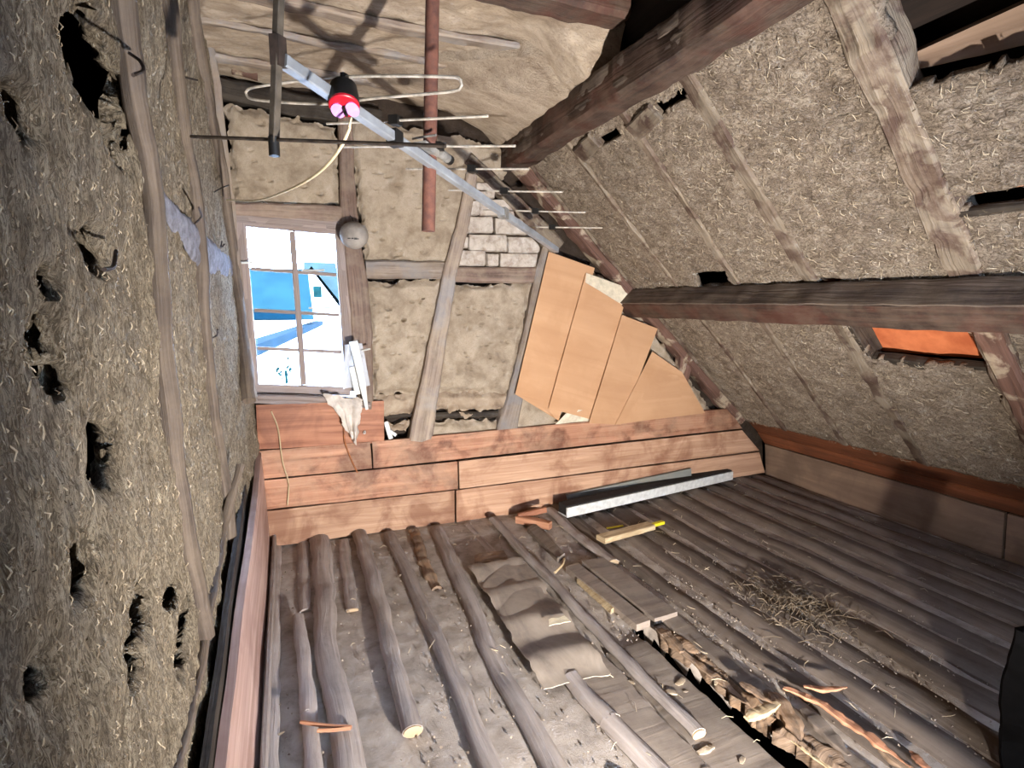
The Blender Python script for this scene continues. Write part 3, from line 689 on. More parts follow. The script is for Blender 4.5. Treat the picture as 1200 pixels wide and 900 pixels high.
flog([(374, 633), (380, 700), (386, 770), (396, 830), (408, 900)], [22, 24, 27, 32, 38], seed=4, z=.008, wob=.014, rough=.009)
flog([(403, 633), (409, 680), (413, 715)], [13, 14, 15], 'plank', seed=5, ext=False, cut=True, flat=.35, z=.0)
flog([(421, 626), (440, 690), (462, 780), (484, 862)], [17, 19, 21, 24], seed=6, ext=False, cut=True, z=.018, n=50)
flog([(456, 627), (490, 700), (530, 790), (574, 900)], [14, 17, 22, 30], seed=7, z=.004)
flog([(512, 620), (548, 700), (588, 790), (650, 900)], [16, 19, 24, 34], seed=8, z=.0)
flog([(484, 622), (496, 655), (512, 690)], [13, 14, 12], seed=9, ext=False, mat='rotten', rough=.014, z=-.006)
flog([(668, 796), (712, 845), (768, 905)], [24, 28, 34], seed=10, z=.006, rough=.009)
flog([(578, 613), (642, 682), (720, 766), (818, 868)], [11, 13, 16, 20], seed=11, ext=False, cut=True, z=.026, n=60)
flog([(644, 600), (680, 632), (718, 663)], [13, 14, 16], seed=12, ext=False, cut=True, z=.016)
flog([(548, 612), (572, 640), (596, 668)], [10, 11, 11], 'plank', seed=13, ext=False, z=-.01, flat=.35)
for k, (xa, w) in enumerate([(.92, .04), (1.52, .045), (1.82, .055), (2.02, .07), (2.22, .072), (2.43, .074), (2.64, .074), (2.84, .072), (3.05, .074), (3.26, .074), (3.46, .072), (3.66, .072), (3.84, .066)]):
    y1 = GY-.03; y0 = -1.2
    if k == 0: y1, y0 = 1.35, -1.2
    if k == 1: y1, y0 = 2.05, 1.2
    if k == 1: continue
    path = [V(xa+rd.uniform(-.02, .02), y1+(y0-y1)*t, -.012) for t in (0, .25, .5, .75, 1)]
    # a plank with one raised rounded edge, dust banked up against it
    pr = [(w*1.0, -.02), (w*.98, .008), (w*.55, .026), (0, .032), (-w*.6, .022), (-w*1.3, .006), (-w*1.9, -.012), (-w*1.5, -.03)]
    obj('plank' if k % 2 else 'log', sweep(path, pr, up=ZA, n=90, rough=.006, rf=7, wob=.010, wf=2, seed=30+k), M['plank_floor'], floor)
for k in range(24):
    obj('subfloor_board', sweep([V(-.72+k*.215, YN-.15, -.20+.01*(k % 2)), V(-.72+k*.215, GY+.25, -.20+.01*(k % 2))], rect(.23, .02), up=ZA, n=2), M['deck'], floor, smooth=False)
for xa, xb, ya, yb_ in ((1.03, 1.205, 2.02, -1.2), (1.215, 1.43, 1.93, -1.2), (1.605, 1.70, 2.3, -1.2), (1.50, 1.62, 2.62, 2.08)):
    obj('plank', patch([V(xa, ya, .010), V(xb, ya, .012), V(xb+.01, yb_, .010), V(xa+.01, yb_, .012)], 8, 90, ZA, .05, amp=.004, freq=6, edge=.004, edgew=.012, rag=.012, ragf=9, seed=xa), M['plank_dusty'], floor)
for xa, xb, ya, yb_, z_ in ((1.535, 1.615, 1.98, 1.36, .012), (1.56, 1.65, 1.34, .75, .016)):
    obj('broken_plank', patch([V(xa, ya, z_-.01), V(xb, ya, z_), V(xb+.01, yb_, z_), V(xa+.03, yb_, z_-.015)], 14, 70, ZA, .05, amp=.012, freq=14, edge=.012, edgew=.03, rag=.03, ragf=12, seed=xa), M['rotten'], floor)
def fboard(px, t, mat, name='plank', parent=floor, nu=4, nv=14, seed=0, lift=0.0, amp=.002, **kw):
    c = [fl(x, y, lift+t) for x, y in px]
    return obj(name, patch(c, nu, nv, ZA, t+.015, amp=amp, freq=8, seed=seed), M[mat], parent, **kw)

# --- base boards ------------------------------------------------------------------------------
bb = empty('baseboard_back', gp(600, 600), 'low planking of reddish boards along the foot of the gable wall', 'planking', kind='structure')
def gboard(px, off, t, mat, seed, nu=40, nv=6, par=bb, amp=.004, fn=None):
    c = [gp(x, y, off) for x, y in px]; return obj('board', patch(c, nu, nv, NG, t, amp=amp, freq=2.2, octv=3, edge=.003, edgew=.01, seed=seed, fn=fn, wob=.002), M[mat], par)
gboard([(300, 475), (450, 470), (450, 519), (302, 527)], .035, .03, 'board_red', 1)
gboard([(303, 529), (434, 518), (436, 549), (305, 562)], .042, .03, 'board', 2)
gboard([(436, 518), (854, 479), (870, 502), (438, 549)], .040, .03, 'board', 3, nu=80)
gboard([(305, 564), (536, 541), (537, 573), (307, 598)], .045, .03, 'board', 4)
gboard([(538, 541), (870, 504), (890, 528), (539, 573)], .043, .03, 'board_pale', 5, nu=60)
gboard([(307, 600), (533, 575), (533, 612), (311, 642)], .048, .03, 'board_pale', 6)
gboard([(535, 575), (890, 530), (897, 554), (535, 614)], .047, .03, 'board_pale', 7, nu=60)
kn = empty('baseboard_right', V(3.93, 1.5, 0), 'low board kneeler along the foot of the roof slope', 'planking', kind='structure')
def kboard(y0, y1, a, b, mat, seed, par=kn, off=0):
    n_ = (V(b[0], 0, b[1])-V(a[0], 0, a[1])).cross(YA).normalized()
    if n_.x > 0: n_ = -n_
    c = [V(a[0], y1, a[1]), V(a[0], y0, a[1]), V(b[0], y0, b[1]), V(b[0], y1, b[1])]
    return obj('board', patch(c, 70, 6, n_, .025, amp=.006, freq=1.6, octv=3, seed=seed, wob=.002, edge=.004, edgew=.012), M[mat], par)
kboard(YN, GY-.02, (3.66, .545), (3.83, .40), 'board_knee', 1)
kboard(YN, GY-.02, (3.83, .395), (3.92, .29), 'board_knee', 2)
kboard(1.86, GY-.03, (3.91, .285), (3.94, -.03), 'board_grey', 3)
kboard(YN, 1.845, (3.912, .285), (3.942, -.03), 'board_grey', 3)
bl = empty('baseboard_left', V(-.16, 2.5, 0), 'upright reddish boards standing at the foot of the clay partition', 'planking', kind='structure')
obj('board', patch([V(-.175, .2, .16), V(-.205, GY-.02, .62), V(-.165, GY-.02, -.02), V(-.150, .2, -.02)], 60, 8, V(1, 0, .05), .028, amp=.005, freq=2, seed=3, fn=lambda p, u, v: -.02*math.sin(u*5)*(1-v)), M['board_left'], bl)
obj('board', patch([V(-.232, .2, .22), V(-.238, GY-.02, .68), V(-.232, GY-.02, .0), V(-.232, .2, .0)], 40, 6, XA, .02, amp=.004, freq=2, seed=5), M['header'], bl)
obj('board', sweep([V(-.138, .4, .02), V(-.14, GY-.03, .02)], rect(.02, .13, .004), up=ZA, n=30, rough=.003), M['log'], bl)

# ================================================================== THINGS ON THE GABLE WALL
def sheet(px, off, mat, label, cat, group=None, bend=.01, seed=0, name='cardboard_sheet', nu=14, nv=22):
    c = [gp(x, y, o) for (x, y), o in zip(px, off)]
    return obj(name, patch(c, nu, nv, NG, .004, fn=lambda p, u, v: bend*math.sin(u*2.6+seed)*(.4+v)+.003*fbm(p, 6, 2, seed)), M[mat], label=label, cat=cat, group=group)
g4 = 'cardboard sheets tacked to the gable wall'
s1 = sheet([(643, 295), (697, 314), (656, 474), (603, 462)], [.055, .055, .055, .06], 'cardboard', 'tallest brown cardboard sheet beside the bricks', 'cardboard', g4, seed=1)
obj('torn_flap', patch([gp(604, 462, .062), gp(660, 474, .058), gp(655, 493, .075), gp(648, 489, .08)], 10, 6, NG, .003, fn=lambda p, u, v: .008*math.sin(u*6)*v), M['cardboard'], s1)
s2 = sheet([(686, 321), (737, 339), (694, 492), (642, 478)], [.066, .066, .07, .07], 'cardboard', 'cardboard sheet with a pale paper strip on its top edge', 'cardboard', g4, seed=2)
obj('paper_strip', patch([gp(687, 320, .071), gp(738, 338, .071), gp(731, 358, .073), gp(686, 331, .072)], 12, 5, NG, .002, fn=lambda p, u, v: .004*math.sin(u*5)), M['paper'], s2)
sheet([(729, 369), (771, 385), (728, 498), (690, 496)], [.076, .076, .08, .08], 'cardboard', 'cardboard sheet stepping down below the paper topped one', 'cardboard', g4, seed=3)
sheet([(765, 412), (799, 436), (826, 484), (722, 498)], [.086, .086, .07, .088], 'cardboard', 'lowest cardboard sheet fanned out to a point above the boards', 'cardboard', g4, seed=4)
obj('torn_paper', patch([gp(668, 479, .05), gp(692, 481, .052), gp(691, 494, .052), gp(650, 497, .06)], 10, 8, NG, .003, fn=lambda p, u, v: .012*math.sin(u*4+v*2)), M['paper'], label='torn pale paper scrap under the cardboard sheets', cat='paper')

ball_c = gp(415, 275, .12)
mb = MB(); vs = []; uvs = []; fs = []; nu, nv = 32, 20; rb = .086
for j in range(nv+1):
    th = math.pi*j/nv
    for i in range(nu):
        ph = 2*math.pi*i/nu; d = V(math.sin(th)*math.cos(ph), math.sin(th)*math.sin(ph), math.cos(th))
        k = 1-.10*max(0, d.z)**2-.02*abs(math.sin(ph*3))*math.sin(th)
        vs.append(ball_c+d*rb*k); uvs.append((i/nu, j/nv))
for j in range(nv):
    for i in range(nu): fs.append((j*nu+i, (j+1)*nu+i, (j+1)*nu+(i+1) % nu, j*nu+(i+1) % nu))
ball = obj('ball', mb.add(vs, fs, uvs), M['ball'], label='deflated grey ball with black print wedged beside the window', cat='ball', sharp=180)
tocam = (CAM-ball_c).normalized(); sx = tocam.cross(ZA).normalized()*-1; sz = sx.cross(tocam)*-1
for k, (x, z, w, h) in enumerate([(-.030, -.022, .018, .006), (-.010, -.022, .014, .007), (.008, -.023, .018, .011), (.022, -.024, .008, .006)]):
    ctr = tocam*math.sqrt(max(1e-4, (rb*.975)**2-x*x-z*z))+sx*x-ZA*(-z)
    d = ctr.normalized(); bx_ = d.cross(ZA).normalized(); bz_ = bx_.cross(d)
    obj('print_mark', box(MB(), ball_c+d*rb*.985, w, .004, h, bx_, d, bz_), M['black'], ball)
# string that holds the ball to the post
pt = gp(411, 258, .06); obj('string', sweep([ball_c+V(0, 0, rb*.85), ball_c.lerp(pt, .6)+V(0, 0, .05), pt+V(0, .03, .03)], circ(.003, 6), n=8), M['iron'], ball)

# things on the window sill
obj('plastic_sheet', patch([gp(404, 404, .10), gp(424, 402, .11), gp(434, 452, .07), gp(402, 456, .08)], 14, 18, NG, .002, fn=lambda p, u, v: .018*math.sin(u*7+v*3)+.01*fbm(p, 14, 3)), M['film'], label='crumpled clear plastic standing in the window corner', cat='plastic')
obj('tapered_batten', sweep([gp(414, 400, .14), gp(422, 436, .13), gp(430, 480, .11)], rect(.052, .02, .003), up=YA, n=16, scale=[1, .9, .75, .3]), M['white'], label='white tapered batten leaning in front of the window corner', cat='batten')
obj('white_bracket', sweep([gp(412, 430, .10), gp(419, 462, .10)], rect(.035, .02, .003), up=YA, n=8), M['white'], label='short white strip behind the leaning batten', cat='strip')
p = gp(424, 411, .13); obj('white_peg', sweep([p, p+V(.05, -.02, .012)], circ(.005, 8), n=6), M['white'], label='small white peg beside the top of the leaning batten', cat='peg')
def clf(p, u, v): return .022*math.sin(u*15+v*2)*(.3+.7*v)+.012*fbm(p, 10, 3, 2)+.02*(1-v)
obj('cloth', patch([gp(377, 461, .09), gp(424, 466, .10), gp(417, 523, .08), gp(409, 508, .08)], 40, 36, NG, .004, fn=clf, rag=.02), M['white_cloth'], label='limp off white rag hanging from the sill over the board', cat='rag')
obj('cord', sweep([gp(403, 497, .05), gp(404, 517, .055), gp(411, 537, .055), gp(419, 554, .055)], circ(.005, 8), n=24), M['cord'], label='short brown cord hanging below the rag', cat='cord')
obj('cord', sweep([gp(318, 482, .045), gp(326, 503, .052), gp(331, 540, .056), gp(338, 566, .058), gp(337, 592, .06)], circ(.0045, 8), n=30), M['chip'], label='thin tan cord hanging down the boards under the window', cat='cord')
wb_ = gp(456, 502, .0)
wp = empty('white_fitting', wb_, 'small broken white plastic fitting in the gap beside the boards', 'fitting')
obj('plate', sweep([gp(452, 494, .02), gp(458, 514, .02)], rect(.03, .02, .004), up=YA, n=6), M['white'], wp); obj('arm', sweep([gp(457, 505, .025), gp(464, 510, .025)], rect(.022, .018, .004), up=YA, n=4), M['white'], wp)
obj('bent_nail', sweep([gp(427, 505, .045), gp(426, 508, .06), gp(428, 508, .06), gp(428, 505, .045)], circ(.003, 6), n=8), M['white'], label='pale staple in the board under the rag', cat='staple')

# wires and bent nails in the clay partition
for k, (pts, lab) in enumerate([([(151, 62), (163, 70), (168, 82), (156, 88)], 'bent wire hook high on the partition wall beside the dark holes'), ([(214, 90), (231, 94)], 'straight wire end poking out of the partition near the ceiling'),
        ([(251, 225), (260, 220), (268, 217)], 'rusty wire bent beside the upper window corner'), ([(228, 262), (236, 254), (233, 243)], 'curled rusty nail just above the daylight tinted seam'),
        ([(136, 294), (133, 312), (122, 316)], 'rusty nail in the grey clay below the daylight tinted seam'), ([(246, 397), (254, 393), (255, 386)], 'small bent nail between the laths beside the lower window'),
        ([(260, 283), (259, 290), (263, 286)], 'tiny nail in the daylight tinted seam near the window')]):
    path = [lq(x, y, .015+.02*i) for i, (x, y) in enumerate(pts)]
    obj('bent_nail', sweep(path, circ(.0035, 6), up=XA, n=12), M['iron'], label=lab, cat='nail')

# ================================================================== MAST AND ANTENNA
DP = 2.0
pm = at(503, 165, DP)
ptop = at(507.5, -40, DP*.97); pbot = at(502, 271, DP*1.02)
dirp = (ptop-pbot).normalized(); ptop2 = pbot+dirp*((3.40-pbot.z)/dirp.z)
mast = obj('mast_pipe', sweep([pbot, ptop2], circ(.0245, 18), n=40, up=YA, rough=.0015, rf=20), M['rust'], label='rusty brown iron pipe hanging down from the attic ceiling', cat='pipe')
obj('pipe_collar', sweep([pbot+dirp*.28, pbot+dirp*.285, pbot+dirp*.295], circ(.0275, 18), up=YA), M['rust'], mast)
A0_, A1_ = at(331, 71, 1.36), at(652, 293, 3.25)
bd = (A1_-A0_).normalized(); bh = V(bd.x, bd.y, 0).normalized()
ant = empty('tv_antenna', A0_.lerp(A1_, .4), 'old aluminium television antenna clamped across the rusty pipe', 'antenna')
obj('boom', sweep([A0_, A1_], rect(.030, .030, .003), n=8), M['alu'], ant)
def onboom(px):                                   # point of the boom seen at this column
    best = min(range(401), key=lambda i: abs(pxof(A0_.lerp(A1_, i/400))[0]-px)); return A0_.lerp(A1_, best/400)
def pxof(p):
    v = p-CAM; z = v.dot(fwd); return 600+F*v.dot(rgt)/z, 450-F*v.dot(upv)/z
def inrow(x, y, c): return onplane(x, y, bh, bh.dot(c))
def element(l, r_, ctr_px, rad, mat, name='director', cl=True):
    c = onboom(ctr_px); a, b = inrow(*l, c), inrow(*r_, c)
    o = obj(name, sweep([a, b], circ(rad, 8), n=2), M[mat], ant)
    if cl: obj('clip', box(MB(), a.lerp(b, ((c-a).dot(b-a))/(b-a).length_squared), .035, .03, .028, (b-a).normalized(), bh, ZA), M['black'], o)
    return o
element((383, 145), (572, 136), 462, .0042, 'rod')
element((476, 198), (620, 198), 552, .004, 'rod')
element((526, 223), (660, 225), 590, .004, 'rod')
element((566, 246), (686, 249), 626, .004, 'rod')
element((610, 266), (706, 267), 646, .004, 'rod')
element((400, 172), (604, 171), 512, .0042, 'rod')
# reflector bar with its long rods
rb0 = at(321, 168, 1.37); rbt = at(329, -60, 1.33)
rbar = obj('reflector_bar', sweep([rb0, rbt], rect(.020, .020, .002), n=4, up=bh), M['bar'], ant)
obj('joint_plate', box(MB(), at(326, 60, 1.35), .023, .026, .07, rgt, bh, ZA), M['iron'], rbar)
def refl(yl, yr, ctr):
    a = inrow(224, yl, rb0); b = inrow(522, yr, rb0)
    o = obj('reflector_rod', sweep([a, b], circ(.0045, 8), n=2), M['rod_dark'], ant)
    obj('clip', sweep([ctr-ZA*.03, ctr+ZA*.015], circ(.013, 10), n=2, up=YA), M['black'], o)
refl(160, 171, rb0); refl(-70, -64, rbt)
# folded dipole
cd = onboom(408); 
dl = [(404, 122), (350, 121), (300, 117), (289, 112), (290, 105), (305, 101), (350, 95), (404, 90), (470, 89), (524, 90), (538, 92), (541, 99), (535, 106), (500, 110), (440, 115), (404, 120)]
dp = [inrow(x, y, cd) for x, y in dl]
obj('folded_dipole', sweep(dp, circ(.0042, 8), n=110, up=bh), M['rod'], ant)
obj('dipole_strap', sweep([inrow(403, 86, cd), inrow(403, 106, cd)], rect(.014, .02, .002), n=3, up=bh), M['black'], ant)
# connector box with red cap
bc = at(403, 118, 1.52); axd = (V(0, 0, -1)+(CAM-bc).normalized()*.55).normalized()
prof = [(-.052, .028), (-.046, .036), (-.01, .041), (.012, .042)]
path = [bc+axd*d for d, _ in prof]
cb = obj('connector_box', sweep(path, circ(.042, 20), up=rgt, scale=[r/.042 for _, r in prof]), M['black'], ant)
obj('red_cap', sweep([bc+axd*.012, bc+axd*.018, bc+axd*.020], circ(.041, 20), up=rgt, scale=[1, 1, .94]), M['red'], cb)
s_ = axd.cross(rgt).normalized(); r2 = s_.cross(axd).normalized()
if r2.dot(rgt) < 0: r2 = -r2
dn = s_ if s_.z < 0 else -s_
for sg in (-1, 1):
    P = []
    for k in range(13):
        a = math.pi*k/12; P.append((.0175*math.cos(a)*1.0, .0))
    ctr = bc+axd*.0205+r2*sg*.0195+dn*.010
    ring = [ctr+r2*.0180*math.cos(2*math.pi*k/20)+dn*.026*math.sin(2*math.pi*k/20) for k in range(20)]
    vs = ring+[q+axd*.003 for q in ring]; fs = [tuple(range(20)), tuple(range(20, 40))]+[(k, (k+1) % 20, 20+(k+1) % 20, 20+k) for k in range(20)]
    obj('terminal_window', MB().add(vs, fs, [(0, 0)]*40), M['lilac'], cb, smooth=False)
obj('cable_port', box(MB(), bc+axd*.024+dn*.01, .008, .03, .014, r2, dn, axd), M['black'], cb)
# clamp on the mast
cm = onboom(497)
clamp = obj('mast_clamp', box(MB(), cm.lerp(pm, .5), .09, .05, .022, bd, bd.cross(ZA).normalized(), ZA), M['alu_dull'], ant)
side_ = bd.cross(ZA).normalized()
for sg in (-.035, .035):
    obj('u_bolt', sweep([pm+bd*sg*.9-side_*.05, pm+bd*sg-side_*.01, pm+bd*sg+side_*.05], circ(.004, 8), n=6), M['alu_dull'], clamp)
obj('clamp_jaw', sweep([pm+V(0, 0, -.012)+bd*.02, pm+V(0, 0, -.014)+bd*.13], circ(.018, 10), n=3), M['alu_dull'], clamp)
obj('clamp_knob', sweep([pm+bd*.13+V(0, 0, -.014), pm+bd*.15+V(0, 0, -.014)], circ(.019, 10), n=1), M['black'], clamp)
for px in (462, 590):
    c = onboom(px); obj('boom_clip', box(MB(), c, .04, .04, .045, bd, side_, ZA), M['black' if px == 462 else 'alu_dull'], ant)
e = lq(262, 236, .01)
obj('antenna_cable', sweep([at(411, 138, 1.50), at(409, 152, 1.50), at(396, 178, 1.55), at(370, 205, 1.7), at(335, 224, 2.0), at(300, 235, 2.5), V(e.x+.02, min(e.y, 3.5), e.z)], circ(.0042, 8), n=70), M['cable'], label='cream cable curving from the antenna box to the window corner', cat='cable')

# ================================================================== THINGS ON THE FLOOR
flog([(350, 728), (356, 780), (362, 840), (369, 905)], [14, 16, 18, 22], 'wooden_pole', z=.026, seed=3, parent=None, mat='log', cut=False, wob=.004,
     label='thin barked pole lying loose beside the thickest log', cat='pole')
for k, (a, b, lab) in enumerate([((352, 846), (412, 852), 'thin reddish twig lying across the pole and the log'), ((372, 856), (411, 853), 'second reddish twig pressed against the thick log')]):
    obj('twig', sweep([fl(*a, .055), fl((a[0]+b[0])/2, (a[1]+b[1])/2+1, .052), fl(*b, .05)], circ(.006, 7), n=12, rough=.002), M['splinter'], label=lab, cat='twig')
# crumpled sheet
def shf(p, u, v): return .010*math.sin(v*6.283*3.6+.8+.6*math.sin(u*2.4))+.005*fbm(p, 5, 3, 2)
sh = obj('metal_sheet', patch([fl(549, 664, .04), fl(612, 654, .04), fl(716, 786, .035), fl(636, 803, .035)], 30, 60, ZA, .004, fn=shf, rag=.012), M['sheet'], label='wavy grey brown sheet lying across the logs', cat='sheet')
obj('torn_edge', patch([fl(642, 726, .066), fl(662, 722, .068), fl(668, 728, .066), fl(644, 733, .064)], 8, 4, ZA, .003, rag=.006, amp=.004, freq=20), M['paper'], sh)
def tboard(px, t, mat, label, name='loose_board', cat='board', lift=.012, **kw): return fboard(px, t, mat, name, None, label=label, cat=cat, lift=lift, **kw)
tboard([(663, 664), (677, 659), (762, 727), (746, 732)], .02, 'plank_dusty', 'narrow dusty board lying next to the wavy sheet', seed=1)
tboard([(682, 657), (708, 653), (794, 717), (767, 725)], .02, 'plank_dusty', 'wider dusty board with a pale front edge beside the narrow one', seed=2)
tboard([(618, 618), (627, 613), (662, 648), (653, 653)], .018, 'plank_dusty', 'short dusty board between the round log and the gable planking', seed=3)
tboard([(676, 678), (682, 677), (722, 710), (716, 714)], .012, 'chip', 'pale thin strip of wood along the narrow dusty board', name='wood_strip', cat='strip', seed=4)
obj('twig', sweep([fl(661, 655, .04), fl(659, 662, .045), fl(650, 671, .03)], circ(.008, 7), n=10, rough=.003), M['chip'], label='short forked stick at the end of the short dusty board', cat='stick')
# white channel, grey slab, plank with rule, offcuts
wa, wz = fl(664, 608, .02), fl(858, 563, .02)
wd = (wz-wa).normalized(); wn = wd.cross(ZA).normalized()
if wn.y > 0: wn = -wn
ch = empty('white_channel', wa.lerp(wz, .5), 'long white channel with a dark inside lying by the gable boards', 'channel')
L = (wz-wa).length; m0 = wa.lerp(wz, .5)
obj('front_web', box(MB(), m0+ZA*.045-wn*.0, L, .012, .07, wd, wn, ZA), M['white'], ch)
obj('base_flange', box(MB(), m0+ZA*.014-wn*.05, L, .11, .01, wd, wn, ZA), M['white'], ch)
obj('lining', box(MB(), m0+ZA*.055-wn*.055, L*.995, .10, .072, wd, wn, ZA), M['dark_felt'], ch)
obj('grey_slab', patch([gp(664, 580, .085), gp(810, 549, .085), gp(811, 563, .10), gp(668, 592, .10)], 30, 4, NG, .02, amp=.003, freq=5), M['slate'], label='blue grey slab leaning on the gable boards behind the channel', cat='slab')
obj('plank_offcut', sweep([fl(704, 632, .045), fl(763, 616, .045)], rect(.085, .035, .006), up=ZA, n=12, rough=.004), M['chip'], label='short pale plank offcut lying on the yellow rule', cat='plank')
rule = empty('folding_rule', fl(745, 617, .03), 'yellow folding rule sticking out from under the pale offcut', 'rule')
obj('rule_leg', sweep([fl(762, 616, .035), fl(777, 612, .035)], rect(.032, .02, .002), n=2), M['yellow'], rule); obj('rule_leg', sweep([fl(711, 619, .035), fl(730, 616, .035)], rect(.012, .008), n=2), M['yellow'], rule)
obj('wood_offcut', sweep([fl(606, 608, .03), fl(645, 616, .03)], rect(.05, .05, .004), n=10, rough=.003), M['splinter'], label='reddish wood offcut lying near the gable boards', cat='offcut')
obj('wood_offcut', sweep([fl(607, 605, .05), fl(640, 597, .08)], rect(.03, .04, .004), n=8, rough=.003), M['board_red'], label='thin board piece leaning against the gable boards', cat='offcut')
obj('floor_cloth', patch([fl(556, 650, .03), fl(590, 645, .03), fl(596, 655, .04), fl(556, 661, .04)], 12, 6, ZA, .01, amp=.01, freq=12), M['rotten'], label='dark crumbled clod above the wavy sheet', cat='clod')

# splintered wood in the broken strip
SP = [([(918, 806), (934, 812), (960, 824), (1000, 850), (1040, 880), (1066, 900)], 9, 'splinter', 'long orange splinter running along the broken floor strip', .05),
      ([(942, 806), (968, 808), (993, 806)], 8, 'splinter', 'short orange splinter lying across the planks', .05),
      ([(874, 842), (892, 834), (913, 824)], 14, 'chip', 'pale broken wood block wedged in the broken strip', .05),
      ([(772, 738), (786, 750), (800, 764)], 14, 'rotten', 'rotten wood lump at the upper end of the broken strip', .02),
      ([(800, 764), (840, 796), (880, 828)], 9, 'rotten', 'ragged rotten edge along the upper broken strip', .01),
      ([(868, 800), (886, 812), (906, 826)], 9, 'rotten', 'dark splinter curling up beside the pale block', .05),
      ([(905, 812), (924, 840), (938, 868)], 20, 'rotten', 'broad rotten splinter lying in the middle of the broken strip', .02),
      ([(940, 832), (962, 852), (996, 884)], 16, 'plank_floor', 'grey broken plank beside the long orange splinter', .04),
      ([(928, 868), (948, 884), (974, 902)], 6, 'chip', 'pale thin sliver near the lower frame edge of the broken strip', .04),
      ([(1022, 866), (1050, 890), (1080, 915)], 12, 'rotten', 'dark splinter under the lower end of the long orange one', .02),
      ([(1066, 880), (1078, 892), (1092, 902)], 10, 'splinter', 'frayed orange tuft of wood at the lower end of the strip', .03)]
for k, (pts, w, mat, lab, z) in enumerate(SP):
    P = [fl(x, y, z) for x, y in pts]; wm = w*(fl(pts[0][0]+1, pts[0][1])-fl(*pts[0])).length
    obj('wood_splinter', sweep(P, rect(wm, max(.008, wm*.4), .002), n=8*len(pts), scale=[.5, 1, 1, .9, .25], rough=.007, rf=24, wob=.006, wf=9, seed=k), M[mat], label=lab, cat='splinter')
# chips big enough to pick out
CH = [(688, 815, 12, 'pale chip lying below the corner of the wavy sheet'), (797, 800, 18, 'flat pale chip beside the upper half of the broken strip'), (786, 813, 17, 'second flat chip just below the one beside the broken strip'),
      (803, 810, 7, 'tiny chip between the two flat ones beside the broken strip'), (826, 880, 26, 'crumbly pale lump at the sawn end of the long thin log'), (846, 756, 6, 'upright sliver casting a shadow on the plank past the wide dusty board'),
      (890, 784, 6, 'upright sliver near the start of the orange splinter'), (1046, 804, 10, 'greenish pale chip on the dark planks right of the short orange splinter'), (838, 800, 13, 'crumb of rotten wood beside the broken strip'),
      (740, 800, 10, 'dark crumb against the long thin log'), (870, 892, 13, 'dark clod at the lower frame edge left of the broken strip'), (520, 700, 10, 'clay crumb between two logs left of the wavy sheet'),
      (330, 860, 9, 'clay crumb beside the upright reddish boards'), (915, 700, 8, 'pale crumb at the edge of the straw heap')]
rc = random.Random(11); protos = []
for k in range(4):
    mbc = MB(); c0 = V(0, 0, 0)
    sweep([V(-.5, 0, .12), V(-.1, .06, .16), V(.5, .02, .12)], rect(.42+.1*k, .22, .05), n=5, rough=.07, rf=3, seed=k, scale=[.6, 1, .7], mb=mbc)
    protos.append(mbc)
first = {}
for k, (x, y, w, lab) in enumerate(CH):
    p = fl(x, y, .008); s = w*.85*(fl(x+1, y)-fl(x, y)).length
    j = k % 4
    if j not in first:
        o = obj('wood_chip', protos[j], M['chip_grey' if j < 3 else 'crumb'], origin=(0, 0, 0)); first[j] = o
    else: o = first[j].copy(); col.objects.link(o)
    o.location = p; o.scale = (s, s, s*.7); o.rotation_euler = (0, 0, rc.uniform(0, 6.28))
    tag(o, lab, 'chip', 'chips strewn over the floor')
# crumbs and straw litter, uncountable
vs = []; fs = []; uvs = []
OCT = [(1, 0, 0), (-1, 0, 0), (0, 1, 0), (0, -1, 0), (0, 0, 1), (0, 0, -1)]; OF = [(0, 2, 4), (2, 1, 4), (1, 3, 4), (3, 0, 4), (2, 0, 5), (1, 2, 5), (3, 1, 5), (0, 3, 5)]
for i in range(5200):
    if i % 3 == 0: p = V(1.9+random.gauss(0, .45), 2.0+random.gauss(0, .45), 0)
    else: p = V(random.uniform(-.1, 3.9), random.uniform(.9, 3.65), 0)
    if not (-.1 < p.x < 3.85 and .6 < p.y < 3.64) or fhole(p, 1.1): continue
    r = random.uniform(.0015, .0045)*(1.6 if random.random() < .05 else 1); k = len(vs)
    for o_ in OCT: vs.append((p.x+o_[0]*r*random.uniform(.6, 1.6), p.y+o_[1]*r*random.uniform(.6, 1.6), .002+.006*random.random()+o_[2]*r)); uvs.append((0, 0))
    fs += [tuple(k+a for a in f) for f in OF]
obj('debris', MB().add(vs, fs, uvs), M['crumb'], label='fine clay crumbs and grit strewn over the floor', cat='debris', kind='stuff', smooth=False)
hc = fl(932, 716)
def pl_heap(): 
    p = hc+V(random.gauss(0, .10), random.gauss(0, .13), 0); r = math.hypot(p.x-hc.x, p.y-hc.y); return V(p.x, p.y, .02+.05*math.exp(-(r/.1)**2)*random.random()), ZA, XA, YA
strands(300, pl_heap, 'straw_dark', 'straw_litter', None, .03, .10, .0018, .03)
o = strands(160, lambda: (V(random.uniform(.2, 3.7), random.uniform(1.0, 3.6), .02), ZA, XA, YA), 'straw', 'straw_litter', None, .02, .06, .0013, .012)
bpy.data.objects['straw_litter'].update({}) if False else None
tag(bpy.data.objects['straw_litter'], 'tangled heap of straw on the dark side of the floor', 'straw'); tag(o, 'single loose straws scattered across the floorboards', 'straw')
tag(first[0], None)

# dark post at the near right
obj('wooden_post', sweep([fl(1204, 920)-V(0, 0, .02), V(2.20, .93, .22), V(2.23, .925, .44)], rect(.10, .10, .012), up=YA, n=30, rough=.006), M['soot'], label='black post stump standing at the near edge of the dark floor', cat='post')

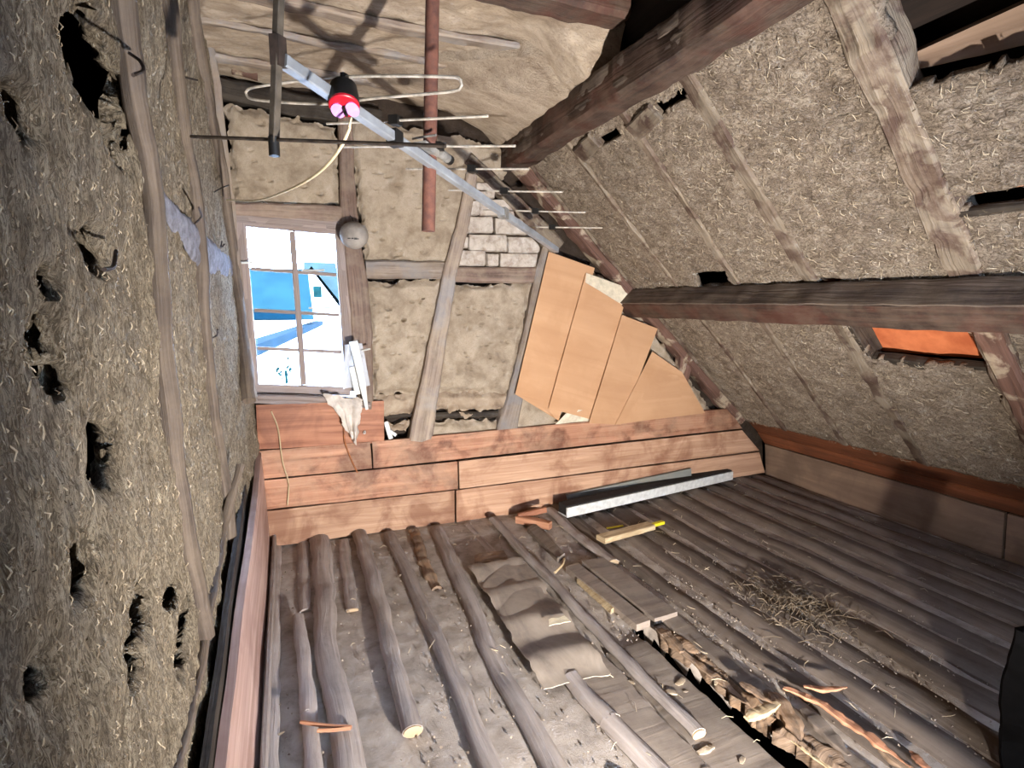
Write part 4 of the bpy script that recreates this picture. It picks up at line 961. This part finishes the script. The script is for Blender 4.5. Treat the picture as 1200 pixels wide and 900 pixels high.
# ================================================================== OUTSIDE THE WINDOW
def gz(x, y, Y): return onplane(x, y, (0, 1, 0), Y)
mb = MB(); mb.add([V(-60, 8, -2.6), V(80, 8, -2.6), V(120, 160, -2.6), V(-90, 160, -2.6)], [(0, 1, 2, 3)], [(0, 0), (1, 0), (1, 1), (0, 1)])
obj('ground', mb, M['snow'], label='bright snowy ground seen through the window', cat='ground', kind='structure', smooth=False)
def house(name, label, x0, x1, y0, y1, zw, zr, axis, mats, wins=()):
    r = empty(name, V((x0+x1)/2, (y0+y1)/2, -2.6), label, 'building')
    obj('wall', box(MB(), V((x0+x1)/2, (y0+y1)/2, (zw-2.6)/2), x1-x0, y1-y0, zw+2.6), M[mats[0]], r)
    mb = MB(); o = .5
    if axis == 'x':
        ym = (y0+y1)/2; P = [V(x0-o, y0-o, zw-.25), V(x1+o, y0-o, zw-.25), V(x1+o, ym, zr), V(x0-o, ym, zr), V(x0-o, y1+o, zw-.25), V(x1+o, y1+o, zw-.25)]
        mb.add(P, [(0, 1, 2, 3), (3, 2, 5, 4), (0, 3, 4), (1, 5, 2), (0, 4, 5, 1)], [(p.x, p.z) for p in P])
    else:
        xm = (x0+x1)/2; P = [V(x0-o, y0-.1, zw-.25), V(xm, y0-.1, zr), V(x1+o, y0-.1, zw-.25), V(x0-o, y1+o, zw-.25), V(xm, y1+o, zr), V(x1+o, y1+o, zw-.25)]
        mb.add(P, [(0, 1, 4, 3), (1, 2, 5, 4), (3, 4, 5), (0, 3, 5, 2)], [(p.x, p.z) for p in P])
        G = [V(x0, y0, zw-.02), V(xm, y0, zr-.3), V(x1, y0, zw-.02), V(x0, y0+.3, zw-.02), V(xm, y0+.3, zr-.3), V(x1, y0+.3, zw-.02)]
        obj('gable', MB().add(G, [(0, 1, 2), (3, 5, 4), (0, 3, 4, 1), (1, 4, 5, 2)], [(p.x, p.z) for p in G]), M[mats[0]], r, smooth=False)
    obj('roof', mb, M[mats[1]], r, smooth=False)
    for (x, z, w, h) in wins: obj('window', box(MB(), V(x, y0-.03, z), w, .08, h), M['teal'], r)
    return r
p1 = gz(352, 372, 24); p0 = gz(352, 317, 27)
bnh = house('barn', 'long barn with a broad blue grey roof outside the window', -9, p1.x, 24.3, 31, p1.z+.15, p0.z+.1, 'x', ('render_white', 'blue_slate'))
obj('eaves_band', box(MB(), V((p1.x-9)/2, 23.9, p1.z+.12), p1.x+9, .2, .35), M['blue_dark'], bnh)
q = gz(365, 315, 44); qa = gz(335, 362, 44)
house('cottage', 'white gabled house with a small window beyond the barn', qa.x, 2*q.x-qa.x, 44, 54, gz(360, 360, 44).z, q.z+.2, 'y', ('render_white', 'blue_slate'), [(gz(372, 342, 44).x, gz(372, 342, 44).z, .6, .8)])
w0, w1 = onplane(286, 405, ZA, .8), onplane(374, 376, ZA, .8)
lw_ = empty('garden_wall', V(w0.x, w0.y, -2.6), 'long snowy yard wall with a blue coping outside the window', 'wall')
obj('wall', sweep([V(w0.x, w0.y, -1.0), V(w1.x, w1.y, -1.0)], rect(.3, 3.2), n=2), M['render_white'], lw_, smooth=False)
obj('coping', sweep([V(w0.x, w0.y, .70), V(w1.x, w1.y, .70)], rect(.4, .22), n=2), M['blue_dark'], lw_, smooth=False)
v0_, v1_ = gz(366, 356, 62), gz(440, 352, 62)
house('villa', 'pale blue roofed house far behind the white gable', v0_.x, v1_.x, 62.5, 72, v1_.z+.3, gz(400, 308, 67).z, 'x', ('render_white', 'blue_pale'))
w2, w3 = onplane(380, 379, ZA, .4), onplane(424, 398, ZA, .4)
obj('low_hedge', sweep([V(w2.x, w2.y, -.9), V(w3.x, w3.y, -.9)], rect(.4, 2.6, .1), n=12, rough=.1, rf=1.5), M['snow'], label='low snowy hedge meeting the yard wall', cat='hedge', smooth=False)
bp_ = V(onplane(336, 434, ZA, .3).x, onplane(336, 434, ZA, .3).y, -2.6); vs = []; fs = []; uvs = []
for i in range(60):
    a = random.uniform(0, 6.28); r = random.uniform(.03, .20); z = random.uniform(2.55, 3.15); c = bp_+V(r*math.cos(a), r*math.sin(a), z); k = len(vs); d = V(random.uniform(-1, 1), random.uniform(-1, 1), random.uniform(-1, 1)).normalized()*.06; e_ = d.cross(ZA).normalized()*.03
    vs += [c-d, c+e_, c+d, c-e_]; uvs += [(0, 0)]*4; fs.append((k, k+1, k+2, k+3))
bush = empty('shrub', bp_, 'slender teal shrub seen through the lower window pane', 'shrub')
obj('foliage', MB().add(vs, fs, uvs), M['teal'], bush, smooth=False)
obj('stem', sweep([bp_, bp_+V(.03, 0, 1.4), bp_+V(-.02, .03, 2.9)], circ(.025, 6), n=6), M['teal'], bush)
for o in bpy.data.objects:
    if '_org' in o: del o['_org']
